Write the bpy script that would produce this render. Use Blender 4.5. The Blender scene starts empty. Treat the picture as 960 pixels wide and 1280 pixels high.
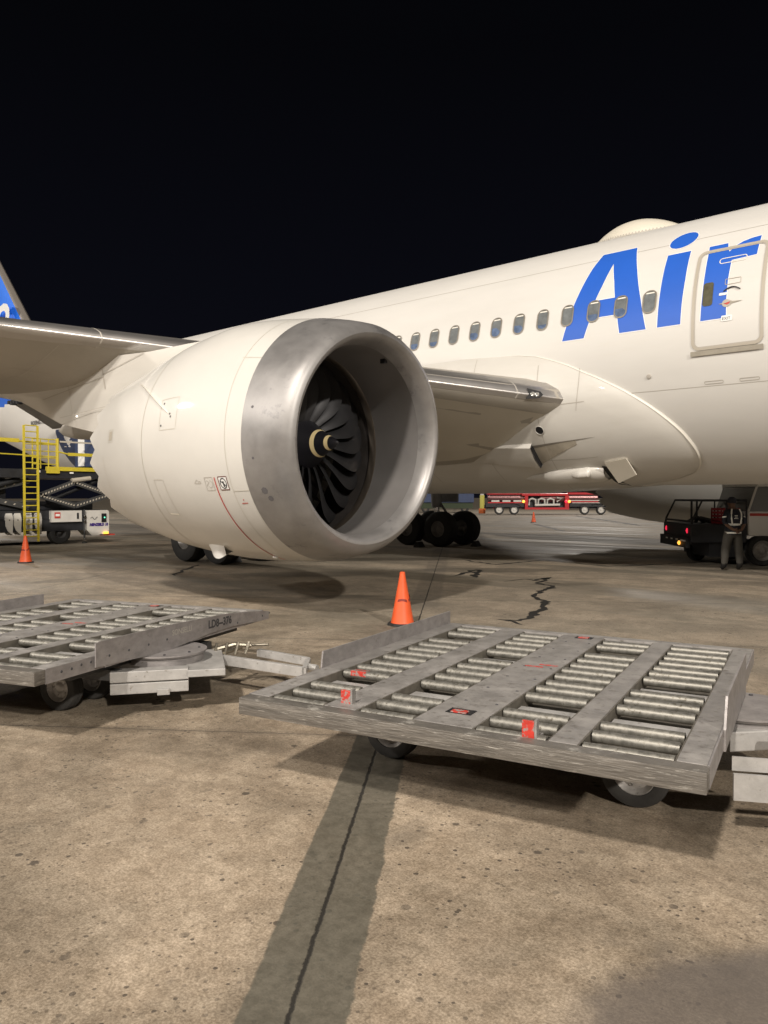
import bpy, bmesh, math, random
from mathutils import Vector, Matrix, noise
PI = math.pi
R = math.radians
random.seed(7)
S = bpy.context.scene
COL = S.collection

# ------------------------------------------------------------------ camera
cam_d = bpy.data.cameras.new('camera'); cam = bpy.data.objects.new('camera', cam_d); COL.objects.link(cam)
S.camera = cam
FPX = 961.0
cam_d.sensor_fit = 'VERTICAL'; cam_d.sensor_height = 36.0; cam_d.lens = 36.0 * FPX / 1280.0
cam_d.clip_start = 0.05; cam_d.clip_end = 3000
TH = R(49.011); CP = Vector((0, -18.194, 1.80)); PIT = math.atan((640 - 620.86) / FPX)
FWH = Vector((-math.cos(TH), math.sin(TH), 0)); RT = Vector((math.sin(TH), math.cos(TH), 0)); ZU = Vector((0, 0, 1))
FW = FWH * math.cos(PIT) - ZU * math.sin(PIT); UP = FWH * math.sin(PIT) + ZU * math.cos(PIT)
m = Matrix((RT, UP, -FW)).transposed().to_4x4(); m.translation = CP
cam.matrix_world = m

# ------------------------------------------------------------------ world (night) and lights
W = bpy.data.worlds.new('World'); S.world = W; W.use_nodes = True
nt = W.node_tree; nt.nodes.clear()
wo = nt.nodes.new('ShaderNodeOutputWorld'); bg = nt.nodes.new('ShaderNodeBackground')
geo = nt.nodes.new('ShaderNodeTexCoord'); sx = nt.nodes.new('ShaderNodeSeparateXYZ'); rp = nt.nodes.new('ShaderNodeValToRGB')
nt.links.new(geo.outputs['Generated'], sx.inputs[0]); nt.links.new(sx.outputs['Z'], rp.inputs[0])
rp.color_ramp.elements[0].position = 0.0; rp.color_ramp.elements[0].color = (.0042, .0045, .0080, 1)
rp.color_ramp.elements[1].position = .5; rp.color_ramp.elements[1].color = (.0016, .0017, .0026, 1)
nt.links.new(rp.outputs[0], bg.inputs[0]); bg.inputs[1].default_value = 1.0
nt.links.new(bg.outputs[0], wo.inputs[0])
S.view_settings.view_transform = 'Standard'; S.view_settings.look = 'None'; S.view_settings.gamma = 1; S.view_settings.exposure = 0.0

def sun(direction, strength, ang, col):
    d = bpy.data.lights.new('key_floodlights', 'SUN'); d.energy = strength; d.angle = R(ang); d.color = col
    o = bpy.data.objects.new('key_floodlights', d); COL.objects.link(o)
    o.rotation_euler = Vector(direction).to_track_quat('-Z', 'Y').to_euler(); return o
def flood(loc, target, power, size, col):  # some lamps stand for mast floods, others are added for fill
    d = bpy.data.lights.new('flood_and_fill_lamp', 'AREA'); d.energy = power; d.size = size; d.shape = 'DISK'; d.color = col
    o = bpy.data.objects.new('flood_and_fill_lamp', d); COL.objects.link(o); o.location = loc
    o.rotation_euler = (Vector(target) - Vector(loc)).to_track_quat('-Z', 'Y').to_euler(); return o
WARM = (1.0, .92, .83)
el = R(25)
sun((-.90 * math.cos(el), .44 * math.cos(el), -math.sin(el)), 2.0, 1.5, (1.0, .92, .82))
flood((5, -40, 30), (-4, -13, 0), 14500, 2.5, (1, .91, .81))  # added high lamp that brightens the near ground
flood((-32, -60, 26), (-10, -8, 2), 9500, 2.2, WARM)
flood((-8, -70, 28), (-8, -6, 2), 6000, 2.2, WARM)
flood((-62, -40, 26), (-14, -8, 2), 9000, 2.5, WARM)
flood((-85, 8, 26), (-20, -4, 2), 9000, 3.0, WARM)
flood((-45, 75, 26), (-16, 8, 1), 9000, 3.0, WARM)  # far-side lamp added as fill
flood((50, 70, 26), (-4, 20, 1), 3000, 3.0, (1, .93, .82))  # weaker far-side lamp, also added as fill
S.render.engine = 'CYCLES'

# ------------------------------------------------------------------ helpers
def tag(o, label=None, cat=None, group=None, kind=None):
    if label: o['label'] = label
    if cat: o['category'] = cat
    if group: o['group'] = group
    if kind: o['kind'] = kind
    return o
def empty(name, loc=(0, 0, 0), rz=0):
    o = bpy.data.objects.new(name, None); COL.objects.link(o); o.location = loc; o.rotation_euler = (0, 0, rz); o.empty_display_size = .3
    return o
def obj(name, bm, mats, parent=None, smooth=True, ang=35):
    bmesh.ops.recalc_face_normals(bm, faces=bm.faces)
    me = bpy.data.meshes.new(name); bm.to_mesh(me); bm.free()
    if not isinstance(mats, (list, tuple)): mats = [mats]
    for k in mats: me.materials.append(k)
    if smooth:
        for p in me.polygons: p.use_smooth = True
        try: me.set_sharp_from_angle(angle=R(ang))
        except Exception: pass
    o = bpy.data.objects.new(name, me); COL.objects.link(o)
    if parent: o.parent = parent
    return o
def copy_tree(o, parent=None):
    c = o.copy(); COL.objects.link(c); c.parent = parent
    for ch in list(o.children): copy_tree(ch, c)
    return c
def box(bm, x0, x1, y0, y1, z0, z1, mi=0, bev=0.0, M=None):
    vs = [bm.verts.new((x, y, z)) for x in (x0, x1) for y in (y0, y1) for z in (z0, z1)]
    F = [(0, 1, 3, 2), (4, 6, 7, 5), (0, 4, 5, 1), (2, 3, 7, 6), (0, 2, 6, 4), (1, 5, 7, 3)]
    fs = [bm.faces.new([vs[i] for i in f]) for f in F]
    for f in fs: f.material_index = mi
    if bev > 0:
        es = list({e for f in fs for e in f.edges})
        r = bmesh.ops.bevel(bm, geom=es, offset=bev, segments=2, affect='EDGES', profile=.6)
        for f in r['faces']: f.material_index = mi
        vs = list({v for f in r['faces'] for v in f.verts} | {v for v in vs if v.is_valid})
    if M is not None:
        for v in vs:
            if v.is_valid: v.co = M @ v.co
    return vs
def beam(bm, a, b, w, h, mi=0, bev=0.0):
    a = Vector(a); b = Vector(b); d = b - a; L = d.length
    q = d.to_track_quat('X', 'Z').to_matrix().to_4x4(); q.translation = a
    return box(bm, 0, L, -w / 2, w / 2, -h / 2, h / 2, mi, bev, q)
def tube(bm, pts, r, n=8, mi=0, caps=True):
    pts = [Vector(p) for p in pts]; rings = []
    up = Vector((0, 0, 1))
    for i, p in enumerate(pts):
        d = (pts[min(i + 1, len(pts) - 1)] - pts[max(i - 1, 0)]).normalized()
        a = d.cross(up)
        if a.length < .05: a = d.cross(Vector((1, 0, 0)))
        a.normalize(); b = d.cross(a)
        rr = r[i] if isinstance(r, (list, tuple)) else r
        rings.append([bm.verts.new(p + a * math.cos(2 * PI * k / n) * rr + b * math.sin(2 * PI * k / n) * rr) for k in range(n)])
    for i in range(len(rings) - 1):
        for k in range(n):
            f = bm.faces.new((rings[i][k], rings[i][(k + 1) % n], rings[i + 1][(k + 1) % n], rings[i + 1][k])); f.material_index = mi
    if caps:
        for rg in (rings[0], rings[-1]):
            f = bm.faces.new(rg); f.material_index = mi
def lathe(bm, prof, n=32, M=None, mis=None, close=False):
    """prof: (axial, radius) pairs, axis = local X"""
    rings = []
    for (x, r) in prof:
        if r < 1e-5:
            v = bm.verts.new((x, 0, 0)); rings.append([v] * n)
        else:
            rings.append([bm.verts.new((x, r * math.cos(2 * PI * k / n), r * math.sin(2 * PI * k / n))) for k in range(n)])
    for i in range(len(rings) - 1):
        for k in range(n):
            q = [rings[i][k], rings[i][(k + 1) % n], rings[i + 1][(k + 1) % n], rings[i + 1][k]]
            u = []
            for v in q:
                if v not in u: u.append(v)
            if len(u) > 2:
                f = bm.faces.new(u)
                if mis: f.material_index = mis[i]
    if M is not None:
        for v in {v for rg in rings for v in rg}: v.co = M @ v.co
def grid(bm, P, mi=0, loopu=False, loopv=False):
    V = [[bm.verts.new(p) for p in row] for row in P]
    nu = len(V); nv = len(V[0])
    for i in range(nu if loopu else nu - 1):
        for j in range(nv if loopv else nv - 1):
            a, b, c, d = V[i][j], V[(i + 1) % nu][j], V[(i + 1) % nu][(j + 1) % nv], V[i][(j + 1) % nv]
            try:
                f = bm.faces.new((a, b, c, d)); f.material_index = mi(i, j) if callable(mi) else mi
            except ValueError: pass
    return V
def poly2d(outers, cuts=None, step=.08):
    """flat polygon(s) in (x, 0, z) with holes, sliced so that it can be bent"""
    bm = bmesh.new(); es = []
    for pts in outers:
        vs = [bm.verts.new((p[0], 0, p[1])) for p in pts]
        es += [bm.edges.new((vs[i], vs[(i + 1) % len(vs)])) for i in range(len(vs))]
    bmesh.ops.triangle_fill(bm, use_beauty=True, use_dissolve=False, edges=es)
    zs = [v.co.z for v in bm.verts]; z = min(zs) + step
    while z < max(zs):
        bmesh.ops.bisect_plane(bm, geom=bm.verts[:] + bm.edges[:] + bm.faces[:], plane_co=(0, 0, z), plane_no=(0, 0, 1)); z += step
    return bm
def rrect(x0, x1, z0, z1, r, n=5):
    out = []
    for cx, cz, a0 in ((x1 - r, z1 - r, 0), (x0 + r, z1 - r, 90), (x0 + r, z0 + r, 180), (x1 - r, z0 + r, 270)):
        for k in range(n + 1):
            a = R(a0 + 90 * k / n); out.append((cx + r * math.cos(a), cz + r * math.sin(a)))
    return out
def apply_f(bm, f):
    for v in bm.verts: v.co = f(v.co.x, v.co.z)
    return bm
def text_bm(s, size, font_shear=0.0, bold=0.0):
    cu = bpy.data.curves.new('t', 'FONT'); cu.body = s; cu.size = size; cu.shear = font_shear; cu.offset = bold; cu.resolution_u = 3
    cu.align_x = 'LEFT'
    o = bpy.data.objects.new('t', cu); COL.objects.link(o)
    dg = bpy.context.evaluated_depsgraph_get(); me = bpy.data.meshes.new_from_object(o.evaluated_get(dg))
    bm = bmesh.new(); bm.from_mesh(me); bpy.data.objects.remove(o); bpy.data.meshes.remove(me); bpy.data.curves.remove(cu)
    return bm
def text_on(name, s, size, M, mat, parent, shear=0, bold=0, label=None, squash=1.0):
    bm = text_bm(s, size, shear, bold)
    for v in bm.verts: v.co = M @ Vector((v.co.x * squash, v.co.y, 0))
    o = obj(name, bm, mat, parent, smooth=False)
    if label: o['label'] = label
    return o
def frame_m(o, ex, ey):
    ex = Vector(ex).normalized(); ey = Vector(ey).normalized(); ez = ex.cross(ey)
    M = Matrix((ex, ey, ez)).transposed().to_4x4(); M.translation = Vector(o); return M

# ------------------------------------------------------------------ materials
def mat(name, col, rough=.5, metal=0.0, var=.0, vscale=3.0, bump=0.0, bscale=40.0, emit=0.0, ecol=None, stretch=None, col2=None, thr=.5, sharp=.15, rvar=0.0, spec=None, coat=0.0, detail=6.0):
    M = bpy.data.materials.new(name); M.use_nodes = True; n = M.node_tree; b = n.nodes['Principled BSDF']
    b.inputs['Base Color'].default_value = (*col, 1); b.inputs['Roughness'].default_value = rough; b.inputs['Metallic'].default_value = metal
    if spec is not None: b.inputs['Specular IOR Level'].default_value = spec
    if coat: b.inputs['Coat Weight'].default_value = coat; b.inputs['Coat Roughness'].default_value = .05
    if emit: b.inputs['Emission Color'].default_value = (*(ecol or col), 1); b.inputs['Emission Strength'].default_value = emit
    if var or col2 or bump or rvar:
        tc = n.nodes.new('ShaderNodeTexCoord'); mp = n.nodes.new('ShaderNodeMapping'); n.links.new(tc.outputs['Object'], mp.inputs[0])
        if stretch: mp.inputs['Scale'].default_value = stretch
        nz = n.nodes.new('ShaderNodeTexNoise'); nz.inputs['Scale'].default_value = vscale; nz.inputs['Detail'].default_value = detail; nz.inputs['Roughness'].default_value = .62
        n.links.new(mp.outputs[0], nz.inputs[0])
        last = None
        if var:
            mr = n.nodes.new('ShaderNodeMapRange'); mr.inputs[1].default_value = .3; mr.inputs[2].default_value = .7; mr.inputs[3].default_value = 1 - var; mr.inputs[4].default_value = 1 + var * .6
            n.links.new(nz.outputs[0], mr.inputs[0])
            mx = n.nodes.new('ShaderNodeVectorMath'); mx.operation = 'SCALE'; mx.inputs[0].default_value = col; n.links.new(mr.outputs[0], mx.inputs['Scale']); last = mx.outputs[0]
        if col2:
            n2 = n.nodes.new('ShaderNodeTexNoise'); n2.inputs['Scale'].default_value = vscale * 2.3; n2.inputs['Detail'].default_value = 8; n2.inputs['Roughness'].default_value = .7
            n.links.new(mp.outputs[0], n2.inputs[0])
            m2 = n.nodes.new('ShaderNodeMapRange'); m2.inputs[1].default_value = thr; m2.inputs[2].default_value = thr + sharp; n.links.new(n2.outputs[0], m2.inputs[0])
            mm = n.nodes.new('ShaderNodeMix'); mm.data_type = 'RGBA'; n.links.new(m2.outputs[0], mm.inputs[0])
            if last: n.links.new(last, mm.inputs[6])
            else: mm.inputs[6].default_value = (*col, 1)
            mm.inputs[7].default_value = (*col2, 1); last = mm.outputs[2]
        if last: n.links.new(last, b.inputs['Base Color'])
        if rvar:
            r2 = n.nodes.new('ShaderNodeMapRange'); r2.inputs[1].default_value = .3; r2.inputs[2].default_value = .7; r2.inputs[3].default_value = rough - rvar; r2.inputs[4].default_value = rough + rvar
            n.links.new(nz.outputs[0], r2.inputs[0]); n.links.new(r2.outputs[0], b.inputs['Roughness'])
        if bump:
            n3 = n.nodes.new('ShaderNodeTexNoise'); n3.inputs['Scale'].default_value = bscale; n3.inputs['Detail'].default_value = 4; n.links.new(mp.outputs[0], n3.inputs[0])
            bp = n.nodes.new('ShaderNodeBump'); bp.inputs['Strength'].default_value = bump; bp.inputs['Distance'].default_value = .01; n.links.new(n3.outputs[0], bp.inputs['Height']); n.links.new(bp.outputs[0], b.inputs['Normal'])
    return M

PAINT = mat('white_aircraft_paint', (.70, .685, .65), .48, var=.05, vscale=.7, rvar=.08, col2=(.68, .65, .59), thr=.56, sharp=.4, stretch=(.35, 1, 1.6))
COWL = mat('cowl_paint', (.67, .655, .615), .55, var=.05, vscale=.8, rvar=.05, coat=.5)
FAIRP = mat('belly_fairing_paint', (.655, .635, .59), .40, var=.07, vscale=.8, rvar=.06, col2=(.58, .55, .49), thr=.56, sharp=.4, stretch=(.4, 1, 2), coat=.25)
WINGG = mat('wing_grey_paint', (.40, .37, .32), .42, var=.08, vscale=.8, col2=(.33, .30, .26), thr=.6, sharp=.2)
WINGL = mat('wing_light_paint', (.60, .56, .48), .4, var=.06, vscale=.6)
SLAT = mat('bare_slat_metal', (.52, .50, .48), .36, .85, var=.08, vscale=1.2, rvar=.06, stretch=(1, .3, 1))
LIP = mat('inlet_lip_metal', (.37, .36, .355), .46, .62, var=.25, vscale=1.3, rvar=.08, col2=(.13, .13, .14), thr=.58, sharp=.22)
LINER = mat('inlet_liner', (.25, .24, .235), .48, .35, var=.12, vscale=1.1, rvar=.08, col2=(.22, .21, .22), thr=.6, sharp=.2)
CASE = mat('fan_case_dark', (.10, .09, .085), .35, .6, var=.2, vscale=4)
BRONZE = mat('fan_track_metal', (.34, .29, .24), .28, .9, var=.25, vscale=2)
BLADE = mat('fan_blade_metal', (.035, .035, .038), .5, .5, var=.15, vscale=4)
STATOR = mat('stator_grey', (.17, .15, .14), .6, .1)
BLACK = mat('matt_black', (.012, .012, .014), .5)
SPIN = mat('spinner_black', (.014, .014, .018), .35)
YMARK = mat('spinner_cream_mark', (.80, .66, .36), .45)
SEAM = mat('panel_seam_grey', (.47, .44, .39), .6)
SEAMW = mat('panel_edge_white', (.86, .83, .75), .4)
BLUE = mat('livery_blue', (.022, .125, .60), .48, var=.05, vscale=1.5)
WHITE = mat('clean_white', (.85, .85, .83), .4)
RED = mat('marking_red', (.52, .05, .035), .5)
DGREY = mat('marking_dark', (.05, .05, .055), .5)
BEIGE = mat('door_surround', (.47, .43, .36), .45, var=.05)
BEIGED = mat('door_sill', (.36, .33, .27), .55, var=.12, vscale=8)
GLASS = mat('window_pane', (.19, .205, .21), .15, var=.3, vscale=5, spec=.6)
GLASSB = mat('painted_blue_window_light', (.12, .17, .28), .2, var=.4, vscale=8)  # blue light low in the panes, painted as a colour patch
RUBBER = mat('tyre_rubber', (.026, .026, .026), .72, var=.25, vscale=9, bump=.2)
RUBD = mat('dusty_tyre', (.045, .043, .040), .8, var=.3, vscale=9, bump=.2)
RIMD = mat('aircraft_rim', (.34, .33, .32), .45, .5, var=.2, vscale=9)
RIML = mat('grey_rim', (.45, .43, .41), .45, .4, var=.25, vscale=20, col2=(.13, .12, .11), thr=.55, sharp=.2)
CHROME = mat('oleo_chrome', (.6, .6, .6), .2, 1)
GEARM = mat('gear_grey', (.28, .28, .28), .5, .3, var=.2, vscale=6)
ORANGE = mat('cone_orange', (.80, .115, .03), .5, var=.10, vscale=7, col2=(.42, .07, .03), thr=.66, sharp=.1)
DECK = mat('worn_grey_deck', (.33, .315, .30), .52, .28, var=.30, vscale=6, bump=.35, bscale=50, col2=(.15, .135, .12), thr=.54, sharp=.16, stretch=(1, 1, 1), rvar=.1)
RAIL = mat('worn_rail_steel', (.34, .32, .315), .5, .35, var=.24, vscale=9, bump=.2, bscale=50, col2=(.21, .19, .175), thr=.62, sharp=.06, stretch=(1, 1, 1.6))
EDGE = mat('scraped_steel_edge', (.20, .185, .165), .48, .4, var=.45, vscale=4.2, bump=.5, bscale=12, col2=(.46, .44, .40), thr=.57, sharp=.08, stretch=(.8, 1, 9))
PALE = mat('pale_grey_frame', (.42, .41, .395), .5, .1, var=.18, vscale=8, col2=(.20, .18, .155), thr=.60, sharp=.08, bump=.2)
ROLL = mat('roller_steel', (.29, .28, .25), .48, .65, var=.4, vscale=11, col2=(.12, .105, .08), thr=.55, sharp=.12, stretch=(1, 2.5, 1), rvar=.1)
ROLLP = mat('pale_roller', (.62, .60, .52), .45, .3, var=.2, vscale=14, col2=(.28, .25, .18), thr=.58, sharp=.12)
TROUGH = mat('trough_bottom', (.17, .155, .13), .6, .3, var=.35, vscale=9)
REDP = mat('worn_red_paint', (.55, .045, .03), .5, var=.25, vscale=16, col2=(.30, .26, .24), thr=.50, sharp=.06)
YEL = mat('safety_yellow', (.58, .47, .035), .5, var=.12, vscale=9, col2=(.35, .28, .05), thr=.66, sharp=.1)
LWHITE = mat('loader_white', (.62, .60, .56), .5, var=.10, vscale=3)
DARKM = mat('dark_machine', (.025, .026, .03), .55, .2, var=.3, vscale=4)
DARKG = mat('dark_grey_machine', (.065, .065, .065), .55, .2, var=.3, vscale=4)
BLUED = mat('dark_blue_panel', (.03, .05, .12), .5, var=.2)
LAMPW = mat('lamp_white', (1, .97, .9), .4, emit=3.0)
LAMPR = mat('lamp_red', (.9, .02, .04), .3, emit=.9, ecol=(1, .03, .08))
LAMPO = mat('lamp_amber', (1, .4, .05), .3, emit=2.0, ecol=(1, .42, .06))
LAMPY = mat('lamp_yellow', (1, .8, .2), .3, emit=1.6, ecol=(1, .75, .2))
LAMPG = mat('lamp_green', (.1, .9, .5), .3, emit=1.2, ecol=(.2, 1, .6))
TRED = mat('truck_red', (.50, .028, .035), .35, var=.1)
TSIL = mat('tank_steel', (.24, .13, .13), .3, .7, var=.15, vscale=3)
PURPLE = mat('marking_purple', (.05, .02, .20), .5)
CRIM = mat('red_crate', (.42, .02, .03), .5)

# ------------------------------------------------------------------ ground
def ground_material():
    M = bpy.data.materials.new('apron_concrete'); M.use_nodes = True; n = M.node_tree; N = n.nodes; Lk = n.links
    b = N['Principled BSDF']; tc = N.new('ShaderNodeTexCoord'); P = tc.outputs['Object']
    def noise_(scale, detail=6, rough=.6, vec=P, dist=0.0):
        x = N.new('ShaderNodeTexNoise'); x.inputs['Scale'].default_value = scale; x.inputs['Detail'].default_value = detail; x.inputs['Roughness'].default_value = rough; x.inputs['Distortion'].default_value = dist
        Lk.new(vec, x.inputs[0]); return x.outputs[0]
    def ramp(v, a, c, lo=0.0, hi=1.0, smooth=True):
        x = N.new('ShaderNodeMapRange'); x.inputs[1].default_value = a; x.inputs[2].default_value = c; x.inputs[3].default_value = lo; x.inputs[4].default_value = hi
        if smooth: x.interpolation_type = 'SMOOTHSTEP'
        Lk.new(v, x.inputs[0]); return x.outputs[0]
    def mth(op, a, c=None, d=None):
        x = N.new('ShaderNodeMath'); x.operation = op
        for i, v in enumerate((a, c, d)):
            if v is None: continue
            if isinstance(v, (int, float)): x.inputs[i].default_value = v
            else: Lk.new(v, x.inputs[i])
        return x.outputs[0]
    def mix(fac, a, c, mode='MIX'):
        x = N.new('ShaderNodeMix'); x.data_type = 'RGBA'; x.blend_type = mode
        if isinstance(fac, (int, float)): x.inputs[0].default_value = fac
        else: Lk.new(fac, x.inputs[0])
        for i, v in ((6, a), (7, c)):
            if isinstance(v, tuple): x.inputs[i].default_value = (*v, 1)
            else: Lk.new(v, x.inputs[i])
        return x.outputs[2]
    # slab coordinates: t along the long joint, s across it
    mp = N.new('ShaderNodeMapping'); mp.vector_type = 'TEXTURE'
    mp.inputs['Location'].default_value = (-3.53, -14.235, 0); mp.inputs['Rotation'].default_value = (0, 0, R(125.4))
    Lk.new(P, mp.inputs[0])
    sp = N.new('ShaderNodeSeparateXYZ'); Lk.new(mp.outputs[0], sp.inputs[0]); t, s = sp.outputs[0], sp.outputs[1]
    sw = mth('ADD', s, mth('MULTIPLY', mth('SUBTRACT', noise_(7, 8, .8), .5), .045))
    tw = mth('ADD', t, mth('MULTIPLY', mth('SUBTRACT', noise_(9, 4), .5), .03))
    # tone
    big = noise_(.16, 4, .55); mid = noise_(.9, 7, .65, dist=.4); fine = noise_(14, 8, .7); tiny = noise_(90, 3, .6)
    base = mix(ramp(mid, .34, .66), (.35, .29, .218), (.61, .505, .385))
    md2 = noise_(3.6, 8, .68, dist=.3)
    base = mix(ramp(md2, .34, .64), mix(1.0, base, (.80, .78, .76), 'MULTIPLY'), base)
    md3 = noise_(9, 8, .75)
    base = mix(ramp(md3, .36, .62), mix(1.0, base, (.80, .79, .77), 'MULTIPLY'), base)
    g4 = noise_(34, 6, .8)
    base = mix(ramp(g4, .36, .60), mix(1.0, base, (.78, .77, .75), 'MULTIPLY'), mix(1.0, base, (1.10, 1.10, 1.10), 'MULTIPLY'))
    base = mix(ramp(big, .40, .62), base, mix(1.0, base, (.80, .84, .86), 'MULTIPLY'))
    base = mix(ramp(fine, .35, .70), mix(1.0, base, (.84, .84, .84), 'MULTIPLY'), base)
    base = mix(ramp(tiny, .36, .66), mix(1.0, base, (.74, .72, .7), 'MULTIPLY'), mix(1.0, base, (1.10, 1.10, 1.10), 'MULTIPLY'))
    # smeared tyre and wash streaks further out, running roughly along the aircraft side
    m2 = N.new('ShaderNodeMapping'); m2.inputs['Rotation'].default_value = (0, 0, R(-38)); m2.inputs['Scale'].default_value = (.10, .85, 1); Lk.new(P, m2.inputs[0])
    st = noise_(1.0, 6, .6, m2.outputs[0], .3)
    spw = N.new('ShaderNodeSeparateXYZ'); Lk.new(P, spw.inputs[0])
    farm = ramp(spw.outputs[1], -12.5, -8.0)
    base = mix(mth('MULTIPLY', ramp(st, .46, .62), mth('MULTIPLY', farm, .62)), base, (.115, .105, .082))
    base = mix(mth('MULTIPLY', farm, .35), base, (.22, .20, .165))  # farther ground also darkened in colour, in place of dimmer light
    # oil blotches and dark spots
    ob = noise_(.55, 5, .6, dist=.8)
    base = mix(mth('MULTIPLY', ramp(ob, .60, .70), .55), base, (.125, .105, .082))
    for (vs_, lim, dlo, dhi) in ((9.0, .16, .40, .62), (26.0, .22, .38, .56), (3.2, .09, .3, .5)):
        vv = N.new('ShaderNodeTexVoronoi'); vv.inputs['Scale'].default_value = vs_; Lk.new(P, vv.inputs[0])
        sc_ = N.new('ShaderNodeSeparateColor'); Lk.new(vv.outputs['Color'], sc_.inputs[0])
        dd = mth('SUBTRACT', mth('MULTIPLY', mth('POWER', sc_.outputs[0], 2.5), lim * 1.5), mth('ADD', vv.outputs['Distance'], mth('MULTIPLY', mth('SUBTRACT', noise_(40, 3), .5), .10)))
        base = mix(mth('MULTIPLY', mth('MULTIPLY', ramp(dd, -.01, .02), ramp(noise_(1.1, 4), dlo, dhi)), .8), base, (.055, .045, .036))
    vo = N.new('ShaderNodeTexVoronoi'); vo.inputs['Scale'].default_value = 5.5; Lk.new(P, vo.inputs[0])
    base = mix(mth('MULTIPLY', ramp(mth('ADD', vo.outputs[0], mth('MULTIPLY', fine, .22)), .20, .13), .62), base, (.07, .058, .045))
    vo2 = N.new('ShaderNodeTexVoronoi'); vo2.inputs['Scale'].default_value = 19; Lk.new(P, vo2.inputs[0])
    dens = ramp(noise_(.8, 3), .36, .54)
    base = mix(mth('MULTIPLY', mth('MULTIPLY', ramp(mth('ADD', vo2.outputs[0], mth('MULTIPLY', fine, .3)), .34, .24), .6), dens), base, (.08, .062, .045))
    # dark blotch near the camera (lower right)
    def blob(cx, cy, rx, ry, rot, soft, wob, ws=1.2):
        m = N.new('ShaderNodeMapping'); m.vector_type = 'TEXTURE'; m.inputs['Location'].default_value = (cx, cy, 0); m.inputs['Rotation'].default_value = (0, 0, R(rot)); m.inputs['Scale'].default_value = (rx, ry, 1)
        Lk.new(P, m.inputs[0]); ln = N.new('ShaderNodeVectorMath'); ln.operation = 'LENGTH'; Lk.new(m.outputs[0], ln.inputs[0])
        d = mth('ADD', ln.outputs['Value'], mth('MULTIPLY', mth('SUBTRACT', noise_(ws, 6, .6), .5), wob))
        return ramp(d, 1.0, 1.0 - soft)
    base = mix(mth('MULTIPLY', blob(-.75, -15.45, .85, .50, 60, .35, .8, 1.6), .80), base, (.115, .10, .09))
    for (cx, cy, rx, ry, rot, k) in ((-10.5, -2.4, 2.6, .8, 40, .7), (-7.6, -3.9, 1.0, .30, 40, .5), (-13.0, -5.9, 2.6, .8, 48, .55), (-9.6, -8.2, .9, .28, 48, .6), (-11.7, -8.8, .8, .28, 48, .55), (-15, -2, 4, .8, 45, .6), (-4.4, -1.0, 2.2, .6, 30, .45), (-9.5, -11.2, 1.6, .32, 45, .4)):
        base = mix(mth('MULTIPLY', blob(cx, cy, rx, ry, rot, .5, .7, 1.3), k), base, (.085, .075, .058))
    # darker sealed strip along the joint in the foreground
    wob = mth('MULTIPLY', mth('SUBTRACT', noise_(2.6, 7, .7), .5), .13)
    e1 = ramp(mth('ADD', s, wob), -.215, -.200); e2 = ramp(mth('ADD', s, mth('MULTIPLY', wob, .4)), .185, .170); e3 = ramp(mth('ADD', t, wob), .55, .40)
    band = mth('MULTIPLY', mth('MULTIPLY', e1, e2), e3)
    strip = mix(ramp(fine, .35, .65), (.080, .075, .057), (.125, .117, .092))
    base = mix(mth('MULTIPLY', band, .86), base, strip)
    e4 = mth('MULTIPLY', mth('MULTIPLY', ramp(mth('ADD', s, wob), -.30, -.22), ramp(mth('ADD', s, wob), .30, .22)), ramp(t, 6.5, 7.5))
    base = mix(mth('MULTIPLY', e4, .3), base, (.09, .08, .07))
    # joints
    lng = ramp(mth('ABSOLUTE', sw), .010, .005)
    fr = mth('ABSOLUTE', mth('SUBTRACT', mth('FRACT', mth('ADD', mth('DIVIDE', mth('SUBTRACT', tw, .44), 3.85), 100.5)), .5))
    crs = ramp(mth('MULTIPLY', fr, 3.85), .013, .006)
    frs = mth('ABSOLUTE', mth('SUBTRACT', mth('FRACT', mth('ADD', mth('DIVIDE', sw, 7.6), 100.5)), .5))
    lng2 = ramp(mth('MULTIPLY', frs, 7.6), .013, .006)
    jn = mth('MAXIMUM', mth('MULTIPLY', lng, .95), mth('MAXIMUM', mth('MULTIPLY', crs, .45), mth('MULTIPLY', lng2, .8)))
    base = mix(jn, base, (.018, .016, .013))
    ej = ramp(mth('MULTIPLY', fr, 3.85), .10, .0)
    base = mix(mth('MULTIPLY', ej, .25), base, (.10, .088, .07))
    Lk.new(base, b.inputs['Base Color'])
    b.inputs['Roughness'].default_value = .78
    Lk.new(ramp(st, .4, .7, .82, .55), b.inputs['Roughness'])
    hgt = mth('ADD', mth('MULTIPLY', fine, .6), mth('ADD', mth('MULTIPLY', tiny, .35), mth('MULTIPLY', jn, -1.5)))
    bp = N.new('ShaderNodeBump'); bp.inputs['Strength'].default_value = .45; bp.inputs['Distance'].default_value = .008; Lk.new(hgt, bp.inputs['Height']); Lk.new(bp.outputs[0], b.inputs['Normal'])
    return M
bm = bmesh.new(); vs = [bm.verts.new(p) for p in ((-700, -500, 0), (500, -500, 0), (500, 900, 0), (-700, 900, 0))]; bm.faces.new(vs)
tag(obj('ground', bm, ground_material(), smooth=False), kind='structure')

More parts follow.
